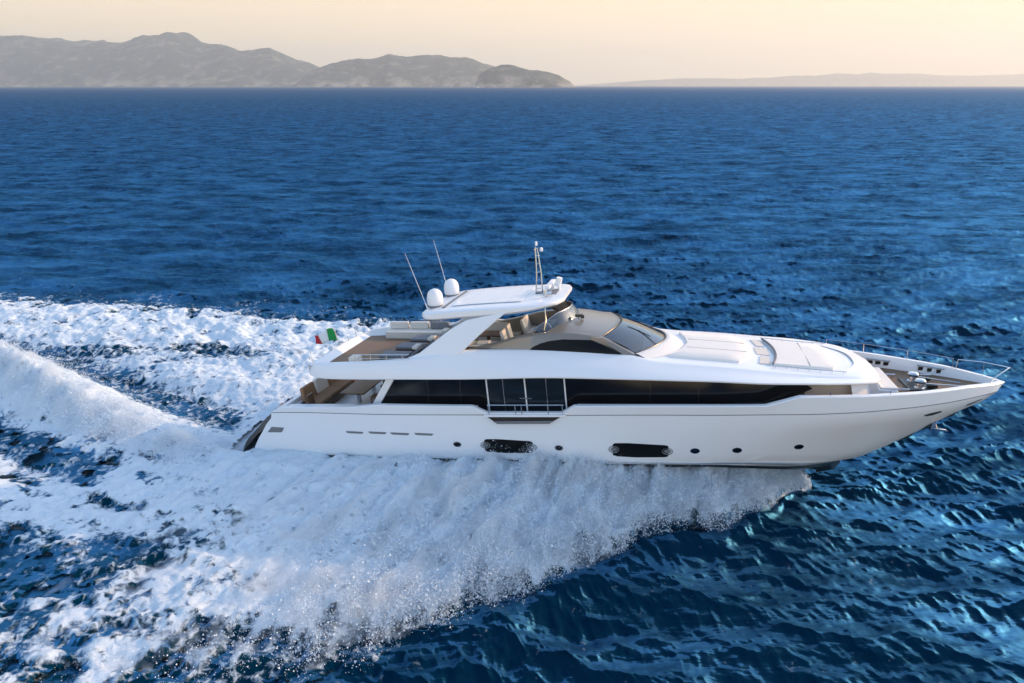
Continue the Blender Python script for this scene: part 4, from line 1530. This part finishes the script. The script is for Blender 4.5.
for s in (-1, 1):
    m_ = MB()
    m_.tube([(x, s * 1.95, roof_z(x, 1.95) + .10) for x in np.linspace(23.4, 26.0, 10)], .016, 6)
    for x in np.linspace(23.5, 25.9, 7):
        m_.tube([(x, s * 1.95, roof_z(x, 1.95) - .02), (x, s * 1.95, roof_z(x, 1.95) + .1)], .012, 6)
    m_.build("grab_rail", M_CHROME, yacht, smooth=True)
# front of the coachroof down to the deck
m_ = MB()
rows_ = []
for t_ in np.linspace(-1, 1, 21):
    y = 2.3 * t_
    e_ = max(0.0, 1 - abs(t_) ** 2.6)
    rows_.append([(25.6 + 1.0 * e_, y * .84, up_zc(26.0) + .05), (26.0 + 1.0 * e_, y * .86, 4.70), (26.15 + 1.05 * e_, y * .92, 4.42), (26.2 + 1.1 * e_, y * .95, 4.1), (26.25 + 1.15 * e_, y, 3.6)])
m_.rows(rows_)
m_.build("coachroof_front", M_WHITE, yacht, smooth=True, angle=50)
m_ = MB()
m_.prism_xz([(26.9, 3.42), (27.95, 3.42), (28.0, 4.0), (27.35, 4.05), (27.25, 4.34), (26.9, 4.36)], -1.35, 1.35)
m_.build("foredeck_bench", M_WHITE, yacht, bevel=.06, seg=3)
m_ = MB()
m_.box(27.38, 28.0, -1.3, 1.3, 4.0, 4.10)
m_.hexa([(27.1, -1.3, 4.08), (27.42, -1.3, 4.08), (27.42, 1.3, 4.08), (27.1, 1.3, 4.08)], [(27.0, -1.3, 4.44), (27.2, -1.3, 4.46), (27.2, 1.3, 4.46), (27.0, 1.3, 4.44)])
m_.build("bench_cushion", M_PAD, yacht, bevel=.035, seg=3)
m_ = MB()
xs_ = np.linspace(26.3, 31.4, 16)
m_.prism_xy([(x, -(beam(x) - .27)) for x in xs_] + [(x, beam(x) - .27) for x in xs_[::-1]], lambda x, y: DECKZ(x) + .006, lambda x, y: DECKZ(x) + .03)
m_.build("foredeck", M_TEAK, yacht)
for s in (-1, 1):
    m_ = MB()
    m_.prism_xy([(x, s * 2.7) for x in np.linspace(7.8, 26.2, 10)] + [(x, s * (beam(x) - .26)) for x in np.linspace(26.2, 7.8, 10)], lambda x, y: DECKZ(x) + .006, lambda x, y: DECKZ(x) + .028)
    m_.build("side_deck", M_TEAK, yacht)
# windlass
zd = DECKZ(29) + .03
wl_ = bpy.data.objects.new("windlass", None)
COL.objects.link(wl_)
wl_.parent = yacht
for y_ in (-.42, .42):
    m_ = MB()
    m_.lathe([(.22, 0), (.22, .04), (.13, .08), (.12, .2), (.18, .25), (.2, .32), (.16, .38), (.05, .40)], (29.0, y_, zd), 18)
    m_.build("drum", M_CHROME, wl_, smooth=True, angle=40)
m_ = MB()
m_.box(28.55, 29.5, -.72, .72, zd, zd + .05)
for y_ in (-.42, .42):
    m_.box(29.25, 29.6, y_ - .07, y_ + .07, zd + .05, zd + .16)
m_.build("base_plate", M_BLACK, wl_, bevel=.01)
m_ = MB()
for y_ in (-.42, .42):
    m_.tube([(29.2, y_, zd + .2), (30.6, y_ * .45, zd + .06)], .025, 6)
m_.build("anchor_chain", M_CHROME, wl_)
for bx_, by_ in ((28.3, .9), (28.3, -.9), (29.6, .95), (29.6, -.95)):
    m_ = MB()
    m_.tube([(bx_ - .2, by_, zd + .12), (bx_ + .2, by_, zd + .12)], .035, 8)
    m_.tube([(bx_ - .09, by_, zd), (bx_ - .09, by_, zd + .12)], .03, 8)
    m_.tube([(bx_ + .09, by_, zd), (bx_ + .09, by_, zd + .12)], .03, 8)
    m_.build("bollard", M_CHROME, yacht, smooth=True)
for s in (-1, 1):
    for xf in (28.2, 29.9):
        for dx in (-.28, .0, .28):
            ya = s * (beam(xf + dx) - .255)
            m_ = MB()
            m_.box(xf + dx - .10, xf + dx + .10, min(ya, ya - s * .05), max(ya, ya - s * .05), 3.93, 4.07)
            m_.build("fairlead_slot", M_BLACK, yacht)
        m_ = MB()
        m_.tube([(xf + dx, s * (beam(xf + dx) - .29), 4.13) for dx in (-.42, -.2, 0, .2, .42)], .03, 6)
        m_.build("fairlead_bar", M_CHROME, yacht, smooth=True)
# rails on the bow
m_ = MB()
foot = [(30.7, beam(30.7) - .1, 4.18), (30.75, beam(30.7) - .1, 4.55), (31.4, .52, 4.62), (32.0, .12, 4.58), (32.12, 0, 4.57), (32.0, -.12, 4.56), (31.55, -.34, 4.30), (31.35, -.45, 4.12)]
m_.tube(foot, .022, 8)
m_.tube([(31.45, .48, 4.1), (31.45, .48, 4.6)], .015, 6)
m_.build("pulpit", M_CHROME, yacht, smooth=True)
for s in (-1, 1):
    m_ = MB()
    stx = (26.3, 27.7, 29.2, 30.6) if s > 0 else (25.2, 27.3)
    hh = .40 if s > 0 else .16
    for x in stx:
        m_.tube([(x, s * (beam(x) - .1), capz(x)), (x, s * (beam(x) - .1), capz(x) + hh)], .016, 6)
    if s > 0:
        m_.tube([(x, s * (beam(x) - .1), capz(x) + hh) for x in np.linspace(26.3, 30.6, 12)], .008, 5)
    m_.build("lifeline", M_CHROME, yacht, smooth=True)

# ---- flybridge aft: rails, flagstaff
m_ = MB()
for y_ in np.linspace(-2.6, 2.6, 7):
    m_.tube([(4.66, y_, 5.0), (4.6, y_, 5.35)], .014, 6)
m_.tube([(4.6, y_, 5.35) for y_ in np.linspace(-2.6, 2.6, 7)], .016, 6)
m_.build("stern_rail", M_CHROME, yacht, smooth=True)
m_ = MB()
for x in (6.9, 7.6, 8.3, 9.0):
    m_.tube([(x, -3.12, 5.26), (x, -3.12, 5.62)], .014, 6)
m_.tube([(6.9, -3.12, 5.62), (9.3, -3.12, 5.66)], .016, 6)
m_.tube([(6.9, -3.12, 5.45), (9.3, -3.12, 5.50)], .010, 6)
m_.build("stair_rail", M_CHROME, yacht, smooth=True)
m_ = MB()
m_.box(6.9, 9.3, -2.9, -2.1, 4.876, 4.885)
m_.build("stair_opening", M_BLACK, yacht)
m_ = MB()
m_.box(6.45, 6.85, -2.85, -2.35, 4.87, 5.42)
m_.build("stair_locker", M_CUSH, yacht, bevel=.04)
# port side sofa with three back cushions
m_ = MB()
m_.box(6.0, 9.2, 2.1, 2.85, 4.87, 5.22)
sf = m_.build("flybridge_sofa", M_CUSH, yacht, bevel=.04)
for k in range(3):
    m_ = MB()
    m_.box(6.05 + k * 1.05, 7.0 + k * 1.05, 2.66, 2.88, 5.22, 5.58)
    m_.build("back_cushion", M_GREYF if k == 2 else M_CUSH, sf, bevel=.06, seg=3)


# ------------------------------------------------------------------ loose things on deck
def on_deck(o):
    o.location = ORG
    o.rotation_euler = (R(HEEL), R(TRIM), R(YAW))
    return o


def thing(name, label, cat, group=None):
    o = bpy.data.objects.new(name, None)
    COL.objects.link(o)
    on_deck(o)
    tag(o, label, cat, group)
    return o


# sun loungers on the after flybridge
for (x0, y0, lab) in ((7.3, -1.75, "grey sun lounger beside the stair rail, nearest the camera on the after flybridge"),
                      (7.5, -.35, "grey sun lounger in the middle of the after flybridge"),
                      (7.7, 1.0, "grey sun lounger next to the far sofa on the after flybridge")):
    t = thing("sun_lounger", lab, "sun lounger", "sun loungers on the flybridge")
    m_ = MB()
    m_.box(x0, x0 + 2.0, y0, y0 + .85, 4.99, 5.05)
    m_.build("frame", M_BROWN, t, bevel=.015)
    for lx in (x0 + .1, x0 + 1.8):
        for ly in (y0 + .05, y0 + .73):
            m_ = MB()
            m_.box(lx, lx + .07, ly, ly + .07, 4.878, 4.99)
            m_.build("leg", M_BROWN, t)
    m_ = MB()
    m_.box(x0 + .02, x0 + 1.3, y0 + .02, y0 + .83, 5.055, 5.17)
    m_.build("mattress", M_GREYF, t, bevel=.035, seg=3)
    m_ = MB()
    m_.hexa([(x0 + 1.3, y0 + .02, 5.06), (x0 + 1.42, y0 + .02, 5.06), (x0 + 1.42, y0 + .83, 5.06), (x0 + 1.3, y0 + .83, 5.06)],
            [(x0 + 1.82, y0 + .02, 5.52), (x0 + 1.94, y0 + .02, 5.44), (x0 + 1.94, y0 + .83, 5.44), (x0 + 1.82, y0 + .83, 5.52)])
    m_.build("backrest", M_GREYF, t, bevel=.03, seg=3)
    m_ = MB()
    m_.box(x0 + 1.52, x0 + 1.80, y0 + .15, y0 + .7, 5.42, 5.56)
    m_.build("pillow", M_CUSH, t, bevel=.04, seg=3)

# flag on its raked staff
t = thing("flag", "small green, white and red flag streaming from a staff at the stern", "flag")
m_ = MB()
m_.tube([(4.62, .0, 4.9), (4.42, .0, 5.95)], .018, 8)
m_.build("flagstaff", M_CHROME, t, smooth=True)
for k, (nm, mat_) in enumerate((("green_band", paint("flag_green", (0.01, 0.28, 0.06), .8)), ("white_band", paint("flag_white", (0.8, 0.8, 0.78), .8)), ("red_band", paint("flag_red", (0.50, 0.02, 0.03), .8)))):
    m_ = MB()
    rows_ = []
    for a in np.linspace(k / 3, (k + 1) / 3, 7):
        rw = []
        for b in np.linspace(0, 1, 7):
            wv = .16 * math.sin(a * 7.5 + b * 1.4) * (.25 + a)
            rw.append((4.42 - .05 - 1.10 * a + .16 * b - .1 * b * a, wv, 5.92 - .34 * a - .60 * b * (1 - .30 * a) + .07 * math.sin(a * 6)))
        rows_.append(rw)
    m_.rows(rows_)
    fo = m_.build(nm, mat_, t, smooth=True, angle=180)
    sd = fo.modifiers.new("cloth", 'SOLIDIFY')
    sd.thickness = .006

# cockpit furniture under the overhang
t = thing("cockpit_sofa", "tan cushioned sofa across the stern of the cockpit under the overhang", "sofa")
m_ = MB()
m_.box(3.75, 4.55, -2.3, 2.3, 2.562, 2.95)
m_.build("base", M_BROWN, t, bevel=.02)
for k in range(4):
    m_ = MB()
    m_.box(3.8, 4.55, -2.28 + k * 1.15, -1.18 + k * 1.15, 2.955, 3.12)
    m_.build("seat_cushion", M_TAN, t, bevel=.05, seg=3)
    m_ = MB()
    m_.hexa([(3.66, -2.26 + k * 1.15, 3.1), (3.86, -2.26 + k * 1.15, 3.1), (3.86, -1.2 + k * 1.15, 3.1), (3.66, -1.2 + k * 1.15, 3.1)],
            [(3.56, -2.22 + k * 1.15, 3.72), (3.74, -2.22 + k * 1.15, 3.75), (3.74, -1.24 + k * 1.15, 3.75), (3.56, -1.24 + k * 1.15, 3.72)])
    m_.build("back_cushion", M_CUSH if k % 2 else M_TAN, t, bevel=.05, seg=3)
t = thing("dining_table", "dark wooden dining table in the shaded cockpit", "table")
m_ = MB()
m_.box(5.1, 6.3, -1.5, 1.5, 3.24, 3.30)
m_.build("tabletop", M_BROWN, t, bevel=.02)
for y_ in (-.8, .8):
    m_ = MB()
    m_.tube([(5.7, y_, 2.562), (5.7, y_, 3.24)], .10, 12)
    m_.build("leg", M_CHROME, t, smooth=True)
chairs = []
for x0, y0, fc, lab in ((4.62, -2.6, 1, "slatted brown chair at the corner of the cockpit closest to the stern"),
                        (6.7, -1.0, -1, "slatted brown chair at the near end of the cockpit table's forward side"),
                        (6.7, .2, -1, "slatted brown chair at the far end of the cockpit table's forward side")):
    t = thing("cockpit_chair", lab, "chair", "chairs in the cockpit")
    m_ = MB()
    m_.box(x0 - .25, x0 + .25, y0 - .25, y0 + .25, 2.98, 3.06)
    m_.build("seat", M_TAN, t, bevel=.02)
    for lx in (-.22, .18):
        for ly in (-.22, .18):
            m_ = MB()
            m_.box(x0 + lx, x0 + lx + .04, y0 + ly, y0 + ly + .04, 2.562, 2.98)
            m_.build("leg", M_BROWN, t)
    m_ = MB()
    xb = x0 - fc * .25
    for k in range(5):
        m_.hexa([(xb - .02, y0 - .24 + k * .105, 3.05), (xb + .02, y0 - .24 + k * .105, 3.05), (xb + .02, y0 - .18 + k * .105, 3.05), (xb - .02, y0 - .18 + k * .105, 3.05)],
                [(xb - .02 - fc * .1, y0 - .24 + k * .105, 3.55), (xb + .02 - fc * .1, y0 - .24 + k * .105, 3.55), (xb + .02 - fc * .1, y0 - .18 + k * .105, 3.55), (xb - .02 - fc * .1, y0 - .18 + k * .105, 3.55)])
    m_.box(xb - .03 - fc * .1, xb + .03 - fc * .1, y0 - .26, y0 + .26, 3.53, 3.62)
    m_.build("backrest", M_BROWN, t)

# ------------------------------------------------------------------ hills along the far shore
m_hill, n_, l_, b_ = new_mat("wooded_hillside")
geo = n_.new("ShaderNodeNewGeometry")
nz1 = n_.new("ShaderNodeTexNoise")
nz1.inputs["Scale"].default_value = 0.0065
nz1.inputs["Detail"].default_value = 8.0
nz1.inputs["Roughness"].default_value = 0.65
l_.new(geo.outputs["Position"], nz1.inputs["Vector"])
cr = n_.new("ShaderNodeValToRGB")
cr.color_ramp.elements[0].position = 0.40
cr.color_ramp.elements[0].color = (0.014, 0.034, 0.044, 1)
cr.color_ramp.elements[1].position = 0.62
cr.color_ramp.elements[1].color = (0.20, 0.18, 0.15, 1)
e_ = cr.color_ramp.elements.new(0.54)
e_.color = (0.032, 0.056, 0.064, 1)
l_.new(nz1.outputs["Fac"], cr.inputs[0])
sz_ = n_.new("ShaderNodeSeparateXYZ")
l_.new(geo.outputs["Position"], sz_.inputs[0])
lo_ = n_.new("ShaderNodeMapRange")                           # bare pale rock along the shore cliffs
lo_.inputs["From Min"].default_value = 130.0
lo_.inputs["From Max"].default_value = 20.0
l_.new(sz_.outputs["Z"], lo_.inputs["Value"])
nz2 = n_.new("ShaderNodeTexNoise")
nz2.inputs["Scale"].default_value = 0.0042
nz2.inputs["Detail"].default_value = 6.0
l_.new(geo.outputs["Position"], nz2.inputs["Vector"])
m2_ = n_.new("ShaderNodeMapRange")
m2_.inputs["From Min"].default_value = 0.46
m2_.inputs["From Max"].default_value = 0.60
l_.new(nz2.outputs["Fac"], m2_.inputs["Value"])
mm_ = n_.new("ShaderNodeMath")
mm_.operation = 'MULTIPLY'
l_.new(lo_.outputs["Result"], mm_.inputs[0])
l_.new(m2_.outputs["Result"], mm_.inputs[1])
cl_ = n_.new("ShaderNodeMix")
cl_.data_type = 'RGBA'
cl_.inputs["B"].default_value = (0.36, 0.31, 0.25, 1)
l_.new(mm_.outputs[0], cl_.inputs["Factor"])
l_.new(cr.outputs[0], cl_.inputs["A"])
l_.new(cl_.outputs["Result"], b_.inputs["Base Color"])
b_.inputs["Roughness"].default_value = 0.95
b_.inputs["Specular IOR Level"].default_value = 0.05
F_PX, HOR = 683.0, 85.5


def hill(name, dist, outline, depth, seed, rough=0.10, base=0.0):
    """a ridge of terrain; outline = (bearing as tan, height as tan) along its crest"""
    xs_ = np.array([p[0] for p in outline]) * dist
    hs_ = np.array([p[1] for p in outline]) * dist
    gx_ = np.linspace(xs_[0], xs_[-1], 420)
    gy_ = np.linspace(-depth, depth, 90)
    X, Y = np.meshgrid(gx_, gy_, indexing='ij')
    H = np.interp(gx_, xs_, hs_)
    ker = np.hanning(9)
    H = np.convolve(np.pad(H, 4, mode='edge'), ker / ker.sum(), 'valid')
    s_ = dist / 6000.0
    sh = 0.35 * fbm(X / (900 * s_), Y / (900 * s_), 4, seed)
    pr = np.clip(1 - np.abs(Y / depth + sh * (1 - np.abs(Y / depth))) ** 1.35, 0, 1)
    Z = H[:, None] * pr * (1 + rough * fbm(X / (260 * s_), Y / (260 * s_), 5, seed + 9)) - 0.25 * H[:, None] * (1 - pr) * billow(X / (420 * s_), Y / (420 * s_), 4, seed + 5)
    Z -= 0.26 * H[:, None] * pr * np.abs(perlin(X / (330 * s_) + 0.4 * Y / (700 * s_), Y / (1500 * s_), seed + 11)) * (0.4 + 0.6 * np.abs(Y / depth)) ** 0.5
    Z += 5.0 * s_ * fbm(X / (45 * s_), Y / (45 * s_), 2, seed + 3) * np.clip(H[:, None] / (60 * s_), 0, 1)
    o = np_mesh(name, np.stack([X.ravel(), Y.ravel() + dist + 0.0, Z.ravel() - 3.0], 1), grid_faces(*X.shape)[:, ::-1], m_hill)
    o["kind"] = "structure"
    return o


def px_line(pts, k=0.95):
    return [((x - 512) / F_PX * 1.0, (HOR - y) / F_PX * k) for x, y in pts]


hill("hills", 10500, px_line([(-330, 60), (-220, 44), (-120, 50), (-40, 44), (0, 42), (12, 37), (22, 40), (48, 38), (70, 39), (90, 43), (118, 46), (140, 45), (165, 41), (195, 36), (215, 36), (235, 44), (262, 50), (285, 49), (305, 55), (325, 63), (345, 72), (372, 86)]), 1500, 201)
hill("hills", 9200, px_line([(318, 86), (328, 70), (345, 63), (370, 59), (400, 56), (440, 55.5), (470, 58), (492, 64), (512, 72), (528, 82), (536, 86.5)]), 900, 207)
hill("hills", 6600, px_line([(477, 87), (481, 73), (490, 66), (502, 63), (515, 65), (535, 68), (555, 74), (566, 80), (573, 87)]), 420, 213, 0.06)
hill("hills", 21000, px_line([(560, 86), (620, 77), (680, 70), (720, 72), (760, 68), (820, 62), (870, 60), (930, 67), (975, 64), (1030, 58), (1100, 54), (1200, 60), (1300, 78)], 0.48), 2500, 219, 0.05)
hill("hills", 12400, px_line([(-260, 60), (-100, 40), (-30, 39), (10, 36), (40, 40), (110, 42), (135, 43), (150, 52), (190, 70), (250, 86)]), 1800, 231)

# small houses on the middle headland
M_HOUSE = paint("house_render", (0.70, 0.66, 0.58), .8)
M_ROOF = paint("house_roof", (0.30, 0.13, 0.08), .8)
dg = bpy.context.evaluated_depsgraph_get()
dg.update()


def ground_z(x, y):
    hit, loc, *_ = scene.ray_cast(dg, Vector((x, y, 3000)), Vector((0, 0, -1)))
    return loc.z if hit else 0


for px, py, w_, lab in ((455, 76, 26, "pale house low on the middle headland"), (478, 74, 18, "small pale house near the right end of the middle headland"),
                        (436, 78, 22, "pale house by the shore of the middle headland"), (330, 79, 24, "pale house at the left foot of the middle headland")):
    bx_ = (px - 512) / F_PX * 7000
    best = None
    for yy in np.linspace(6500, 7600, 60):
        z = ground_z((px - 512) / F_PX * yy, yy)
        pyy = HOR + (CAM_H - z) / yy * F_PX
        if best is None or abs(pyy - py) < best[0]:
            best = (abs(pyy - py), yy, z)
    _, yy, z = best
    xx = (px - 512) / F_PX * yy
    hs = bpy.data.objects.new("shore_house", None)
    hs.location = (xx, yy, z - 4)
    COL.objects.link(hs)
    tag(hs, lab, "house", "houses on the headland")
    m_ = MB()
    m_.box(-w_ / 2, w_ / 2, -6, 6, 0, 14)
    m_.build("wall", M_HOUSE, hs)
    m_ = MB()
    m_.hexa([(-w_ / 2 - 1, -7, 14), (w_ / 2 + 1, -7, 14), (w_ / 2 + 1, 7, 14), (-w_ / 2 - 1, 7, 14)], [(-w_ / 2 + 3, -.2, 18), (w_ / 2 - 3, -.2, 18), (w_ / 2 - 3, .2, 18), (-w_ / 2 + 3, .2, 18)])
    m_.build("roof", M_ROOF, hs)
    m_ = MB()
    for k in range(3):
        m_.box(-w_ / 3 + k * w_ / 3 - 1, -w_ / 3 + k * w_ / 3 + 1, -6.1, -6.0, 5, 9)
    m_.build("window", M_GLASS, hs)

# boats far off
for px, dd, ln, rz, lab in ((12, 5200, 34, .2, "white boat far off at the left edge under the hills"), (480, 5200, 26, -.3, "white boat far off in front of the small headland")):
    bt = bpy.data.objects.new("distant_boat", None)
    bt.location = ((px - 512) / F_PX * dd, dd, 0)
    bt.rotation_euler = (0, 0, rz)
    COL.objects.link(bt)
    tag(bt, lab, "boat", "boats far off")
    m_ = MB()
    rows_ = []
    for x in np.linspace(-.5, .5, 9):
        hb_ = .11 * (1 - max(0, (x + .05) / .55) ** 2.2)
        rows_.append([(x * ln, -hb_ * ln, .10 * ln + .04 * ln * max(0, x)), (x * ln * .95, -hb_ * ln * .7, -1), (x * ln * .95, hb_ * ln * .7, -1), (x * ln, hb_ * ln, .10 * ln + .04 * ln * max(0, x))])
    m_.rows(rows_, close=True, caps=True)
    m_.build("hull", M_WHITE, bt)
    m_ = MB()
    m_.hexa([(-.32 * ln, -.08 * ln, .1 * ln), (.2 * ln, -.08 * ln, .1 * ln), (.2 * ln, .08 * ln, .1 * ln), (-.32 * ln, .08 * ln, .1 * ln)], [(-.28 * ln, -.07 * ln, .22 * ln), (.06 * ln, -.07 * ln, .22 * ln), (.06 * ln, .07 * ln, .22 * ln), (-.28 * ln, .07 * ln, .22 * ln)])
    m_.build("cabin", M_WHITE, bt)
    m_ = MB()
    m_.tube([(-.05 * ln, 0, .22 * ln), (-.07 * ln, 0, .42 * ln)], .012 * ln, 6)
    m_.build("mast", M_RADOME, bt)

# ------------------------------------------------------------------ the hazy air
hz = MB()
hz.box(-26000, 26000, -300, 24500, -8, 960)
m_haze, n_, l_, b_ = new_mat("haze_air")
n_.remove(b_)
pv = n_.new("ShaderNodeVolumePrincipled")
pv.inputs["Color"].default_value = (0.90, 0.86, 0.77, 1)
pv.inputs["Density"].default_value = 0.000078
pv.inputs["Anisotropy"].default_value = 0.3
l_.new(pv.outputs[0], n_["Material Output"].inputs["Volume"])
ho = hz.build("haze", m_haze)
ho["kind"] = "stuff"
ho["label"] = "pale warm haze lying over the sea and the hills"
ho["category"] = "haze"
